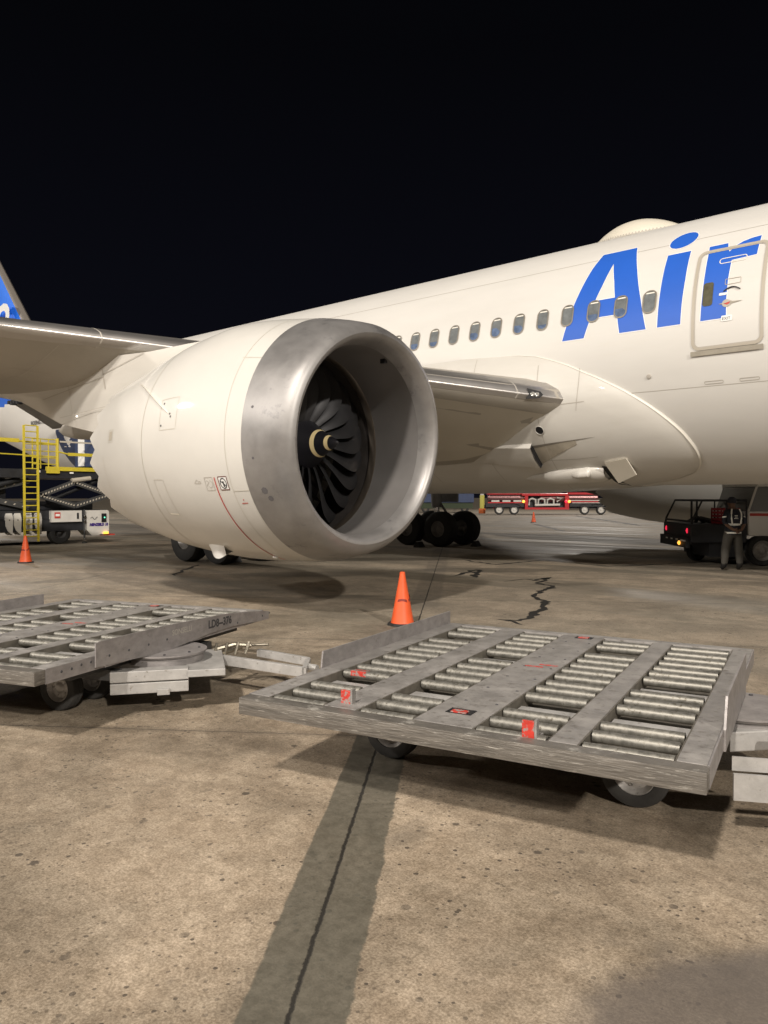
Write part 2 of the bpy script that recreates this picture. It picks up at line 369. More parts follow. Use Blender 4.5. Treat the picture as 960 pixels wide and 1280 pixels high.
CRACKM = mat('tar_crack', (.012, .011, .010), .7)
def crack(pts, w, z=.004):
    bm = bmesh.new(); P = []
    for i in range(len(pts) - 1):
        a = Vector((*pts[i], z)); b_ = Vector((*pts[i + 1], z)); n_ = max(2, int((b_ - a).length / .07))
        for k in range(n_): P.append(a.lerp(b_, k / n_))
    P.append(Vector((*pts[-1], z)))
    L, Rr = [], []
    for i, p in enumerate(P):
        d = (P[min(i + 1, len(P) - 1)] - P[max(0, i - 1)]).normalized(); nn = Vector((-d.y, d.x, 0))
        e = min(1, i / 5, (len(P) - 1 - i) / 5) + .12
        ww = w * (.35 + 1.1 * abs(noise.noise(p * 5.3))) * e * 1.5; off = nn * noise.noise(p * 3.1 + Vector((5, 1, 2))) * w * 2.2
        L.append(bm.verts.new(p + off + nn * ww)); Rr.append(bm.verts.new(p + off - nn * ww))
    for i in range(len(P) - 1): bm.faces.new((L[i], L[i + 1], Rr[i + 1], Rr[i]))
    return obj('ground_crack', bm, CRACKM, smooth=False)
def gpt(px, py, z=0.0):
    r = FW + RT * ((px - 480) / FPX) + UP * ((640 - py) / FPX); t_ = (z - CP.z) / r.z; return CP + r * t_
def gxy(px, py): p = gpt(px, py); return (p.x, p.y)
for pts, w in (([(622, 774), (650, 776), (672, 765), (688, 755), (664, 746), (676, 740), (690, 733), (672, 729), (688, 722), (664, 726)], .055),
               ([(654, 781), (640, 777), (622, 775)], .05), ([(570, 720), (588, 714), (600, 712), (590, 722)], .07), ([(580, 700), (620, 706), (680, 700), (760, 708), (880, 703)], .05),
               ([(215, 720), (232, 712), (250, 706)], .05), ([(667, 655), (705, 664)], .12), ([(720, 645), (800, 657)], .2), ([(630, 727), (655, 724), (700, 730)], .03)):
    tag(crack([gxy(*p) for p in pts], w), kind='structure')

# ------------------------------------------------------------------ airliner
plane = tag(empty('airliner', (-8, 0, 0)), 'large white twin-engine airliner parked on the apron with blue lettering', 'airliner')
def PA(bm, name, mats, **k):     # a part of the airliner, built in world coordinates
    for v in bm.verts: v.co.x += 8
    return obj(name, bm, mats, plane, **k)
def sub(bm, name, mats, parent, **k):
    for v in bm.verts: v.co.x += 8
    return obj(name, bm, mats, parent, **k)
ZF, FA, FB = 5.044, 2.885, 2.97
ST = [(-48.9, .12, .18, 6.95), (-48.2, .35, .5, 6.85), (-46, .75, .95, 6.6), (-43.5, 1.2, 1.38, 6.36), (-40.5, 1.72, 1.86, 6.08), (-37.5, 2.2, 2.30, 5.76), (-34.5, 2.58, 2.66, 5.42), (-31, 2.82, 2.88, 5.16), (-28, FA, FB, ZF),
      (7.5, FA, FB, ZF), (9.5, 2.72, 2.83, 4.98), (11.3, 2.25, 2.38, 4.82), (12.6, 1.6, 1.72, 4.62), (13.4, .95, 1.05, 4.5), (13.75, .4, .45, 4.45), (13.85, .02, .02, 4.44)]
def ring(X):
    for i in range(len(ST) - 1):
        if ST[i][0] <= X <= ST[i + 1][0]:
            f = (X - ST[i][0]) / (ST[i + 1][0] - ST[i][0]); return [ST[i][k] * (1 - f) + ST[i + 1][k] * f for k in (1, 2, 3)]
    return [FA, FB, ZF]
def skin(X, z, off=.004, sg=-1):
    a, b, c = ring(X); q = max(-1, min(1, (z - c) / (b + off)))
    return Vector((X, sg * (a + off) * math.sqrt(max(0, 1 - q * q)), z))
bm = bmesh.new()
Xs = [s[0] for s in ST[:9]]; ex = []
for i in range(8):
    for k in range(3): ex.append(Xs[i] + (Xs[i + 1] - Xs[i]) * k / 3)
ex += [-28 + 35.5 * k / 24 for k in range(25)] + [8.2, 8.9, 9.5, 10.1, 10.7, 11.3, 11.8, 12.2, 12.6, 13.0, 13.4, 13.6, 13.75, 13.85]
P = []
for X in ex:
    a, b, c = ring(X); P.append([(X, a * math.cos(2 * PI * k / 96), c + b * math.sin(2 * PI * k / 96)) for k in range(96)])
grid(bm, P, mi=lambda i, j: 1 if ex[i] < -38.4 and P[i][j][2] > 6.3 else 0, loopv=True)
PA(bm, 'fuselage', [PAINT, BLUE])

# skin joints of the fuselage
bm = bmesh.new()
for X in (-2.2, -9.4, -11.9, -14.4, -3.3, -16.8):
    a, b, c = ring(X)
    grid(bm, [[(X + dx, (a + .0025) * math.cos(R(t)), c + (b + .0025) * math.sin(R(t))) for t in range(-172 - 0, -60 - 0, 4)] for dx in (0, .012)])
for z in (3.95, 7.02):
    grid(bm, [[skin(-22 + k * .8, z + dz, .0025) for k in range(38)] for dz in (0, .012)])
PA(bm, 'skin_seam', SEAM, smooth=False)

# cabin windows
def window_at(X):
    w, h = .145, .245
    bm = poly2d([rrect(X - w, X + w, 5.76 - h, 5.76 + h, .13), rrect(X - w + .028, X + w - .028, 5.76 - h + .028, 5.76 + h - .028, .105)], step=.06)
    apply_f(bm, lambda x, z: skin(x, z, .014)); fr = PA(bm, 'window', BEIGE_D, smooth=True)
    i = window_at.i; window_at.i += 1
    bm = poly2d([rrect(X - w + .026, X + w - .026, 5.76 - h + .026, 5.76 + h - .026, .105)], step=.03)
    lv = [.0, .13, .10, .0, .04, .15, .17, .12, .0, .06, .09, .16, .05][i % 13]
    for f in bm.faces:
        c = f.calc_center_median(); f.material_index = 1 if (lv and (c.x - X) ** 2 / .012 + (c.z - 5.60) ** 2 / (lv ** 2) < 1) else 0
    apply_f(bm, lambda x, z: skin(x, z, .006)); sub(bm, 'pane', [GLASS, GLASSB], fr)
    bm = poly2d([rrect(X - w + .045, X + w - .05, 5.76 + h - .075, 5.76 + h - .048, .012)], step=.03)
    apply_f(bm, lambda x, z: skin(x, z, .010)); sub(bm, 'shade_edge', SEAMW, fr, smooth=False)
window_at.i = 0
BEIGE_D = mat('window_frame_grey', (.27, .245, .205), .4, .3)
for k in range(13): window_at(-6.226 - .6096 * k)

# blue letters A i r
A_OUT = [(-8.142, 5.195), (-8.03, 5.62), (-7.90, 6.10), (-7.80, 6.46), (-7.70, 6.83), (-7.584, 7.165), (-6.816, 7.165), (-6.62, 6.55), (-6.42, 5.84), (-6.27, 5.195), (-6.833, 5.195), (-6.906, 5.605), (-7.502, 5.605), (-7.632, 5.195)]
A_IN = [(-7.441, 5.99), (-7.34, 6.32), (-7.262, 6.65), (-7.224, 6.834), (-7.082, 6.368), (-6.997, 5.99)]
I_STEM = [(-6.02, 6.754), (-5.554, 6.754), (-5.548, 6.125), (-5.565, 5.609), (-5.574, 5.195), (-6.038, 5.195), (-6.032, 5.605), (-6.024, 6.164)]
I_DOT = [(-5.79 + .275 * math.cos(a) + .0 , 7.08 + .195 * math.sin(a) + .03 * math.cos(a)) for a in [2 * PI * k / 22 for k in range(22)]]
R_L = [(-5.19, 6.754), (-5.178, 6.542), (-5.174, 6.191), (-5.178, 5.674), (-5.191, 5.195), (-4.714, 5.195), (-4.723, 5.615), (-4.72, 5.994), (-4.704, 6.345), (-4.257, 6.371), (-4.238, 6.785), (-4.413, 6.767), (-4.55, 6.729), (-4.665, 6.667), (-4.781, 6.549), (-4.816, 6.637), (-4.840, 6.755)]
for nm, loops in (('A', [A_OUT, A_IN]), ('i', [I_STEM, I_DOT]), ('r', [R_L])):
    bm = poly2d(loops, step=.07); apply_f(bm, lambda x, z: skin(x, z, .0035)); o = PA(bm, 'livery_letter', BLUE); o['label'] = 'blue letter %s on the fuselage side' % nm
def outline_bm(loops, w):   # thin white edging round the letters
    bm = bmesh.new()
    for L in loops:
        n_ = len(L); area = sum(L[i][0] * L[(i + 1) % n_][1] - L[(i + 1) % n_][0] * L[i][1] for i in range(n_)); sg = 1 if area > 0 else -1
        pts = []
        for i in range(n_):
            a = Vector(L[i]); b_ = Vector(L[(i + 1) % n_]); m_ = max(1, int((b_ - a).length / .07))
            for k in range(m_): pts.append(a.lerp(b_, k / m_))
        q = len(pts); O = []
        for i in range(q):
            d = (pts[(i + 1) % q] - pts[i - 1]).normalized(); nn = Vector((d.y, -d.x)) * sg
            if L is A_IN: nn = -nn
            O.append(pts[i] + nn * w)
        grid(bm, [[skin(p.x, p.y, .003) for p in pts], [skin(p.x, p.y, .003) for p in O]], loopv=True)
    return bm
PA(outline_bm([A_OUT, A_IN, I_STEM, I_DOT, R_L], .018), 'letter_edging', WHITE, smooth=False)

# passenger door
def on_skin(loops, off, step=.06): return apply_f(poly2d(loops, step=step), lambda x, z: skin(x, z, off))
dr = PA(on_skin([rrect(-5.36, -4.05, 4.635, 6.66, .15, 6), rrect(-5.308, -4.102, 4.687, 6.608, .11, 6)], .014), 'passenger_door', BEIGE)
sub(on_skin([rrect(-5.309, -4.101, 4.686, 6.609, .10, 6), rrect(-5.290, -4.120, 4.705, 6.590, .09, 6)], .010), 'door_gap', SEAM, dr)
sub(on_skin([rrect(-5.375, -4.05, 4.53, 4.622, .01, 2)], .03), 'door_sill', BEIGED, dr)
sub(on_skin([rrect(-5.165, -4.975, 5.475, 5.945, .05, 4)], .010), 'door_window', mat('door_glass', (.11, .105, .07), .2, var=.4, vscale=6), dr)
sub(on_skin([rrect(-4.93, -4.42, 6.30, 6.42, .055, 5), rrect(-4.915, -4.435, 6.315, 6.405, .042, 5)], .009, .03), 'door_vent_outline', SEAMW, dr)
sub(on_skin([rrect(-4.77, -4.48, 5.84, 5.96, .02, 3), rrect(-4.76, -4.49, 5.85, 5.95, .015, 3)], .009, .03), 'placard', BEIGE, dr)
bm = bmesh.new(); tube(bm, [skin(-4.78 + .3 * k / 8, 5.70 + .08 * math.sin(PI * (k + .5) / 9), .02) for k in range(9)], .012, 6); sub(bm, 'door_handle', DGREY, dr)
bm = on_skin([rrect(-4.86, -4.72, 5.64, 5.69, .01, 2)], .010, .03); sub(bm, 'handle_label', WHITE, dr)
bm = on_skin([[(-4.72 + .075 * math.cos(a) + (0.03 if math.cos(a) > .9 else 0), 5.475 + .075 * math.sin(a)) for a in [2 * PI * k / 14 for k in range(14)]]], .010, .03); sub(bm, 'latch_plate', BEIGE, dr)
bm = on_skin([[(-4.86, 5.475), (-4.79, 5.49), (-4.79, 5.46)], [(-4.66, 5.50), (-4.42, 5.485), (-4.66, 5.45)]], .011, .03); sub(bm, 'latch_arrow', BEIGED, dr)
bm = on_skin([[(-4.77, 5.47), (-4.65, 5.50), (-4.66, 5.46), (-4.70, 5.44)]], .013, .03); sub(bm, 'latch_mark', RED, dr)
bm = on_skin([rrect(-4.80, -4.60, 5.13, 5.24, .02, 3)], .010, .03); sub(bm, 'exit_placard', WHITE, dr)
bm = text_bm('EXIT', .075)
for v in bm.verts: v.co = skin(-4.785 + v.co.x, 5.155 + v.co.y, .014)
sub(bm, 'exit_text', DGREY, dr, smooth=False)
for X in (-4.98, -4.33):
    PA(on_skin([rrect(X - .18, X + .18, 3.99, 4.05, .025, 3), rrect(X - .168, X + .168, 4.002, 4.038, .015, 3)], .006, .02), 'small_panel', SEAM)
bm = bmesh.new(); c_ = skin(-6.24, 4.25, 0); nrm = Vector((0, -.96, -.27))
lathe(bm, [(0, .05), (.02, .045), (.03, .0)], 12, frame_m(c_ + Vector((0, 0, 0)), nrm, (1, 0, 0)))
PA(bm, 'static_port', SEAM)

# satcom radome on the crown
bm = bmesh.new(); P = []
for i in range(31):
    u = i / 30; X = -8.85 + 2.45 * u; k = math.sin(PI * u) ** .85; hh = .47 * k; wy = .70 * k + .01
    row = []
    for j in range(17):
        a = PI * j / 16; y = -wy * math.cos(a); row.append((X, y, ZF + FB * math.sqrt(1 - (y / FA) ** 2) - .03 + hh * math.sin(a) ** .8))
    P.append(row)
grid(bm, P); rd = PA(bm, 'radome', mat('radome_cream', (.70, .66, .56), .45))
bm = bmesh.new(); P0, P1 = [], []
for i in range(120):
    u = .06 + .88 * i / 119; k = math.sin(PI * u) ** .85; X = -8.85 + 2.45 * u; y = -.70 * k - .012; z = ZF + FB * math.sqrt(1 - (y / FA) ** 2) + .015
    P0.append((X, y, z)); P1.append((X, y + .004, z + (.055 if (i // 2) % 2 else .02)))
grid(bm, [P0, P1]); sub(bm, 'fastener_strip', SEAM, rd, smooth=False)

# ---- wing-to-body fairing
def f_front(phi):   # phi in degrees below/above the horizontal on the starboard side -> X of the front edge
    T = [(-88, -8.3), (-80, -7.2), (-75, -6.45), (-68, -5.83), (-58, -5.52), (-46, -5.52), (-31, -5.98), (-21, -6.63), (-11.2, -7.46), (-5.4, -8.2), (-2, -8.75), (-.3, -9.3), (.8, -10.0), (1.1, -10.8)]
    if phi <= T[0][0]: return T[0][1]
    for i in range(len(T) - 1):
        if T[i][0] <= phi <= T[i + 1][0]:
            f = (phi - T[i][0]) / (T[i + 1][0] - T[i][0]); return T[i][1] * (1 - f) + T[i + 1][1] * f
    return T[-1][1]
_ff = f_front
def f_front(phi):
    if phi > -2: return _ff(phi)
    w = min(9.0, (-2 - phi) * 1.0)
    return sum(_ff(max(-90, phi + w * k / 4)) for k in range(-4, 5)) / 9
def fair_pt(phi, X, sg=-1, extra=0.0):
    d = f_front(phi) - X; ph = R(phi)
    top = max(0, min(1, (1.1 - phi) / 22)); fr_ = max(0, min(1, d / 2.6)); rear = max(0, min(1, (X + 27) / 4))
    off = .03 + (.46 * (fr_ ** .7) * (top ** .7)) * (rear ** .8 if rear < 1 else 1)
    low = max(0, -math.sin(ph)); off *= (1 - .62 * low ** 3)
    off += extra
    return Vector((X, sg * (FA + off) * math.cos(ph), ZF + (FB + off) * math.sin(ph)))
for sg in (-1, 1):
    bm = bmesh.new(); P = []
    phs = [-90 + 91.1 * k / 56 for k in range(57)]
    for ph in phs:
        x0 = f_front(ph); row = [skin(x0, ZF + FB * math.sin(R(ph)), -.01, sg)] + [fair_pt(ph, x0 + (-27 - x0) * (k / 44) ** 1.25, sg) for k in range(45)]
        P.append(row)
    grid(bm, P); fr_o = PA(bm, 'belly_fairing', FAIRP)
    if sg == -1: FAIR = fr_o
    bm = bmesh.new(); P0, P1 = [], []
    for k in range(80):
        ph = -84 + 85.1 * k / 79; x0 = f_front(ph); P0.append(fair_pt(ph, x0 - .0, sg, .006)); P1.append(fair_pt(ph, x0 - .035, sg, .010))
    grid(bm, [P0, P1]); sub(bm, 'fairing_edge', SEAMW, fr_o, smooth=False)
# rear part of the top edge, and panel seams
bm = bmesh.new()
for (a0, a1, X, b) in ((-60, -6, -8.75, 0), (-62, 0, -10.4, 0), (-74, -60, -8.9, 0), (-25, -9, -7.8, 0), (-62, 0, -12.4, 0)):
    grid(bm, [[fair_pt(a0 + (a1 - a0) * k / 24, X + dx + .25 * math.sin(k / 24 * 2) * .3, -1, .006) for k in range(25)] for dx in (0, .014)])
for ph in (-46, -22):
    grid(bm, [[fair_pt(ph + dp, -7.6 - k * .25, -1, .006) for k in range(22)] for dp in (0, .28)])
sub(bm, 'fairing_seam', SEAM, FAIR, smooth=False)
# ram air inlet: a raised duct whose mouth faces forward, groove shade in front painted as flat patches
def fp(X, z, e=0.0):   # point on the fairing for a height
    lo, hi = -88.0, 1.0
    for _ in range(40):
        mid_ = (lo + hi) / 2
        if fair_pt(mid_, X).z < z: lo = mid_
        else: hi = mid_
    return fair_pt(lo, X, -1, e)
DUCT = mat('duct_shadow_grey', (.20, .18, .15), .6)
bm = bmesh.new(); P = []
for i in range(13):
    u = i / 12; X = -9.02 - 2.2 * u; h_ = .16 * (1 - u) ** 1.4; zt, zb = 2.98 + .0 * u, 2.56 + .1 * u
    P.append([fp(X, zt + .04 - .02 * u, -.01), fp(X, zt, h_ * .8), fp(X, (zt + zb) / 2, h_), fp(X, zb, h_ * .8), fp(X, zb - .04, -.01)])
grid(bm, P)
ram = sub(bm, 'ram_air_inlet', FAIRP, FAIR)
bm = bmesh.new()
grid(bm, [[fp(-9.0, 2.98 - .42 * k / 6, .012) for k in range(7)], [fp(-9.0, 2.98 - .42 * k / 6, .16 * .85) for k in range(7)]])
sub(bm, 'mouth_dark_sheet', BLACK, ram)  # black sheet painted for the dark inside of the duct
bm = bmesh.new()
P = [[fp(-9.0 + 1.5 * u, 2.97 + .13 * u + dz * (1 - u * .95), .008) for u in [k / 16 for k in range(17)]] for dz in (0, -.055)]
grid(bm, P); sub(bm, 'ramp_crease_shade', DUCT, ram)
bm = bmesh.new()
P = []
for i in range(14):
    u = i / 13; X = -9.0 + 1.05 * u; P.append([fp(X, 2.93 + .12 * u - (.36 - .26 * u) * k / 4, .005) for k in range(5)])
grid(bm, P); sub(bm, 'ramp_shade_patch', mat('ramp_shade_grey', (.42, .38, .31), .5, var=.15, vscale=5), ram)
# canoe blister and its small scoop, and the open panel beside it
def blister(name, x0, x1, z0, z1, zc0, zc1, hgt, parent, mat_, blunt=.5):
    bm = bmesh.new(); P = []
    for i in range(25):
        u = i / 24; X = x0 + (x1 - x0) * u; k = math.sin(min(1.0, u / .62) * PI / 2) ** .8 * (1 if u < .86 else math.cos((u - .86) / .14 * PI / 2 * blunt))
        zc_ = zc0 + (zc1 - zc0) * u; hz = (z1 - z0) / 2 * k
        P.append([fp(X, zc_ + hz * math.cos(PI * j / 14), -.02 + (hgt * k) * math.sin(PI * j / 14)) for j in range(15)])
    grid(bm, P); return sub(bm, name, mat_, parent)
bl = blister('canoe_blister', -9.85, -7.62, 2.16, 2.46, 2.22, 2.33, .19, FAIR, FAIRP)
blister('small_scoop', -8.55, -7.85, 2.22, 2.34, 2.36, 2.42, .23, bl, FAIRP, .9)
bm = bmesh.new()
P = [[fp(-7.62 + .16 * u, 2.50 - .40 * k / 6 - .03 * u, .012) for k in range(7)] for u in (0, 1)]
grid(bm, P); op_ = sub(bm, 'bay_dark_sheet', BLACK, FAIR)  # flat black sheet stands for the dark inside of the bay
bm = bmesh.new()
q = [fp(-7.50, 2.58, .05), fp(-7.0, 2.66, .04), fp(-6.93, 2.38, .12)]; q.append(q[0] + (q[2] - q[1]) * 1.25 + Vector((.03, 0, 0)))
vs = [bm.verts.new(p) for p in q] + [bm.verts.new(p + Vector((.0, .05, .01))) for p in q]
bm.faces.new(vs[:4]); bm.faces.new(vs[4:][::-1])
for i in range(4): bm.faces.new((vs[i], vs[(i + 1) % 4], vs[4 + (i + 1) % 4], vs[4 + i]))
bd = sub(bm, 'hanging_panel', mat('panel_cream', (.70, .66, .57), .4), FAIR, smooth=False)
bm = bmesh.new()
lathe(bm, [(.006, .108), (.014, .100), (.006, .096)], 20, frame_m(fp(-8.70, 3.29, 0), (fp(-8.70, 3.29, 1) - fp(-8.70, 3.29, 0)), (1, 0, 0)))
vr = sub(bm, 'vent_hole', FAIRP, FAIR)
bm = bmesh.new(); lathe(bm, [(.006, .098), (.0065, 0)], 20, frame_m(fp(-8.70, 3.29, 0), (fp(-8.70, 3.29, 1) - fp(-8.70, 3.29, 0)), (1, 0, 0))); sub(bm, 'vent_dark_disc', BLACK, vr)  # black disc painted for the dark inside of the hole

# ---- wings
def airfoil(n=18):
    up_, lo_ = [], []
    for i in range(n + 1):
        x = (1 - math.cos(PI * i / n)) / 2
        yt = 5 * (.2969 * math.sqrt(x) - .126 * x - .3516 * x * x + .2843 * x ** 3 - .1036 * x ** 4)
        cam_ = .03 * (x - x * x) * 1.0
        up_.append((x, yt * .85 + cam_)); lo_.append((x, -yt * 1.12 + cam_))
    return up_, lo_
UPA, LOA = airfoil()
def wing_st(yy):     # spanwise distance -> LE x, LE z, chord, thickness
    Ys = [2.2, 3.3, 9.8, 12.0, 20, 29.0]; X = [-7.55, -8.24, -13.08, -14.78, -20.6, -27.6]; Z = [3.84, 3.95, 4.72, 4.98, 5.95, 7.2]
    C_ = [13.1, 12.3, 8.7, 7.9, 5.0, 2.0]; Tk = [.155, .15, .125, .12, .105, .10]
    for i in range(5):
        if yy <= Ys[i + 1]:
            f = (yy - Ys[i]) / (Ys[i + 1] - Ys[i]); return [a[i] * (1 - f) + a[i + 1] * f for a in (X, Z, C_, Tk)]
    return X[-1], Z[-1], C_[-1], Tk[-1]
def wing_pt(yy, xc, side, sg, off=0.0):
    X, Z, c, t = wing_st(yy); arr = UPA if side > 0 else LOA
    for i in range(len(arr) - 1):
        if arr[i][0] <= xc <= arr[i + 1][0]:
            f = (xc - arr[i][0]) / max(1e-9, arr[i + 1][0] - arr[i][0]); z = arr[i][1] * (1 - f) + arr[i + 1][1] * f; break
    else: z = 0
    if side < 0: z *= .45 + .55 * min(1, xc / .22)
    inc = .035 * (1 - min(1, yy / 20))
    return Vector((X - xc * c, sg * yy, Z + (z * t) * c - inc * xc * c * .9 + side * off))
LE_C = .045
def wing(sg):
    ys = [2.2 + .9 * k for k in range(12)] + [13 + 1.6 * k for k in range(11)]
    bm = bmesh.new(); P = []
    for yy in ys:
        row = [wing_pt(yy, x, 1, sg) for x, _ in reversed(UPA) if x >= LE_C * .0] + [wing_pt(yy, x, -1, sg) for x, _ in LOA[1:]]
        P.append(row)
    nU = len(UPA)
    grid(bm, P, mi=0); wg = PA(bm, 'wing', [WINGG])
    # polished slat wrapped round the leading edge
    bm = bmesh.new(); P = []
    ss = [2.9 + (29 - 2.9) * k / 44 for k in range(45)]
    for yy in ss:
        c = wing_st(yy)[2]; f = .42 / c; fl = f * (.16 + .55 * max(0, min(1, (yy - 9) / 3))); row = []
        for i in range(8): row.append(wing_pt(yy, f * .9 * ((7 - i) / 7) ** 2, 1, sg, .012))
        for i in range(1, 8): row.append(wing_pt(yy, fl * (i / 7) ** 2, -1, sg, .012))
        P.append(row)
    grid(bm, P); sl = sub(bm, 'leading_edge_slat', SLAT, wg)
    # seam round the slat near the engine and near the landing light
    bm = bmesh.new()
    for yy in (3.85, 10.6):
        c = wing_st(yy)[2]; f = .44 / c
        grid(bm, [[wing_pt(yy + dy, f * .9 * ((7 - i) / 7) ** 2, 1, sg, .017) for i in range(8)] + [wing_pt(yy + dy, f * (.16 if yy < 9 else .55) * (i / 7) ** 2, -1, sg, .017) for i in range(1, 8)] for dy in (0, .02)])
    sub(bm, 'slat_seam', SEAM, wg, smooth=False)
    # lower surface inboard, light paint between slat and spar
    bm = bmesh.new()
    grid(bm, [[wing_pt(2.6 + 6.6 * k / 16, .035 + .42 * j / 10, -1, sg, .006) for j in range(11)] for k in range(17)])
    sub(bm, 'inboard_lower_panel', WINGL, wg)
    bm = bmesh.new()
    for yy in (11.1, 12.9, 14.5):
        grid(bm, [[wing_pt(yy + dy, .04 + .5 * j / 12, -1, sg, .008) for j in range(13)] for dy in (0, .02)])
    grid(bm, [[wing_pt(10.7 + 6 * j / 12, .20 + dc, -1, sg, .008) for j in range(13)] for dc in (0, .002)])
    sub(bm, 'lower_seam', SEAM, wg, smooth=False)
    # root cap / landing light
    return wg
WING = wing(-1); WINGP = wing(1)
# rounded root fillet carrying the landing light, tucked into the fairing
bm = bmesh.new(); P = []
for i in range(15):
    u = i / 14; yy = 3.55 - .62 * u; X, Z, c, t = wing_st(3.55); k = math.sqrt(max(0, 1 - u ** 2.2))
    base = [wing_pt(3.55, .42 / c * .9 * ((7 - j) / 7) ** 2, 1, -1, .014) for j in range(8)] + [wing_pt(3.55, .42 / c * .18 * (j / 7) ** 2, -1, -1, .014) for j in range(1, 8)]
    cen = Vector((X - .10, 0, Z - .02)); row = []
    for p in base: row.append(Vector((cen.x + (p.x - cen.x) * (k * .75 + .25) + .30 * u - .0, -yy, cen.z + (p.z - cen.z) * k - .06 * u)))
    P.append(row)
grid(bm, P); rc = sub(bm, 'slat_root_cap', SLAT, WING, ang=85)
lc = Vector((-8.28, -3.50, 4.02))
def on_le(yy, z_off):   # point on the slat nose
    X, Z, c, t = wing_st(yy); return Vector((X + .02, -yy, Z + z_off))
bm = bmesh.new()
pts = [(-.19, .115), (.10, .07), (.17, 0), (.10, -.07), (-.19, -.115), (-.14, 0)]
n_le = Vector((.66, -.73, -.05)).normalized(); e1_ = Vector((.73, .66, -.08)).normalized(); e2_ = n_le.cross(e1_)
if e2_.z < 0: e2_ = -e2_
lp = gpt(668, 493, 3.0)
def le_ray(px, py, yv):
    r = FW + RT * ((px - 480) / FPX) + UP * ((640 - py) / FPX); t_ = (yv - CP.y) / r.y; return CP + r * t_
lcen = Vector((-8.42, -3.55, 4.00))
vs = [bm.verts.new(lcen + e1_ * a + e2_ * b_) for a, b_ in pts]; bm.faces.new(vs)
r_ = bmesh.ops.extrude_face_region(bm, geom=bm.faces[:]); 
for v in [g for g in r_['geom'] if isinstance(g, bmesh.types.BMVert)]: v.co += n_le * .03
ll = sub(bm, 'landing_light', BLACK, WING, smooth=False)
bm = bmesh.new()
for dx in (-.06, .03): lathe(bm, [(.032, .0), (.045, .035), (.033, .05)], 12, frame_m(lcen + e1_ * dx, n_le, e1_))
sub(bm, 'lamp_lens', mat('lens_glass', (.6, .6, .58), .15, .6), ll)
# flap-track fairings under the wing
for sg in (-1, 1):
    for yy, L_ in ((7.2, 5.0), (13.5, 4.2)):
        X, Z, c, t = wing_st(yy); bm = bmesh.new(); x1 = X - c * .62; P = []
        for i in range(15):
            u = i / 14; k = math.sin(PI * min(1, u * 1.0)) ** .6 if 0 < u < 1 else 0.02
            P.append([(x1 - L_ * u, sg * yy + .22 * k * math.cos(2 * PI * j / 14), Z - .55 - .10 * u + (.42 * k) * math.sin(2 * PI * j / 14)) for j in range(14)])
        grid(bm, P, loopv=True); sub(bm, 'flap_track_fairing', WINGG, WING if sg < 0 else WINGP)

# ---- engines
NX, NY, NZ = -7.398, 9.91, 2.617
PROF = [(0, 1.514), (.02, 1.565), (.05, 1.605), (.15, 1.665), (.4, 1.735), (.8, 1.79), (1.6, 1.84), (2.4, 1.84), (3.2, 1.79), (4., 1.70), (4.8, 1.56), (5.5, 1.41)]
TT = [(0, 0), (.4, .02), (1.2, .08), (2.2, .15), (3.2, .08), (4.4, -.06), (5.6, -.06)]
def lerp(T, x):
    if x <= T[0][0]: return T[0][1]
    for i in range(len(T) - 1):
        if x <= T[i + 1][0]:
            f = (x - T[i][0]) / (T[i + 1][0] - T[i][0]); return T[i][1] * (1 - f) + T[i + 1][1] * f
    return T[-1][1]
def smoothT(T, x, w=.22): return (lerp(T, x - w) + 2 * lerp(T, x) + lerp(T, x + w)) / 4 if x > w * 1.5 else lerp(T, x)
def nac(s, a, off=0.0, sg=-1):    # a: degrees, 0 = towards the fuselage, 90 = top, 180 = outboard
    a = R(a); r = smoothT(PROF, s) + off; sh = .08 * max(0, min(1, 1 - s / 1.2))
    return Vector((NX - s + sh * r * math.sin(a), sg * (NY - r * math.cos(a)), NZ + r * math.sin(a) + smoothT(TT, s) * max(0, math.sin(a))))
def inn(s, a, r, sg=-1):
    a = R(a); sh = .08 * max(0, min(1, 1 - s / 1.2)); return Vector((NX - s + sh * r * math.sin(a), sg * (NY - r * math.cos(a)), NZ + r * math.sin(a)))
AN = [360 * k / 120 for k in range(120)]
def chev(a): u = (a / 18.0) % 1; return .30 * (1 - abs(2 * u - 1)) ** .9
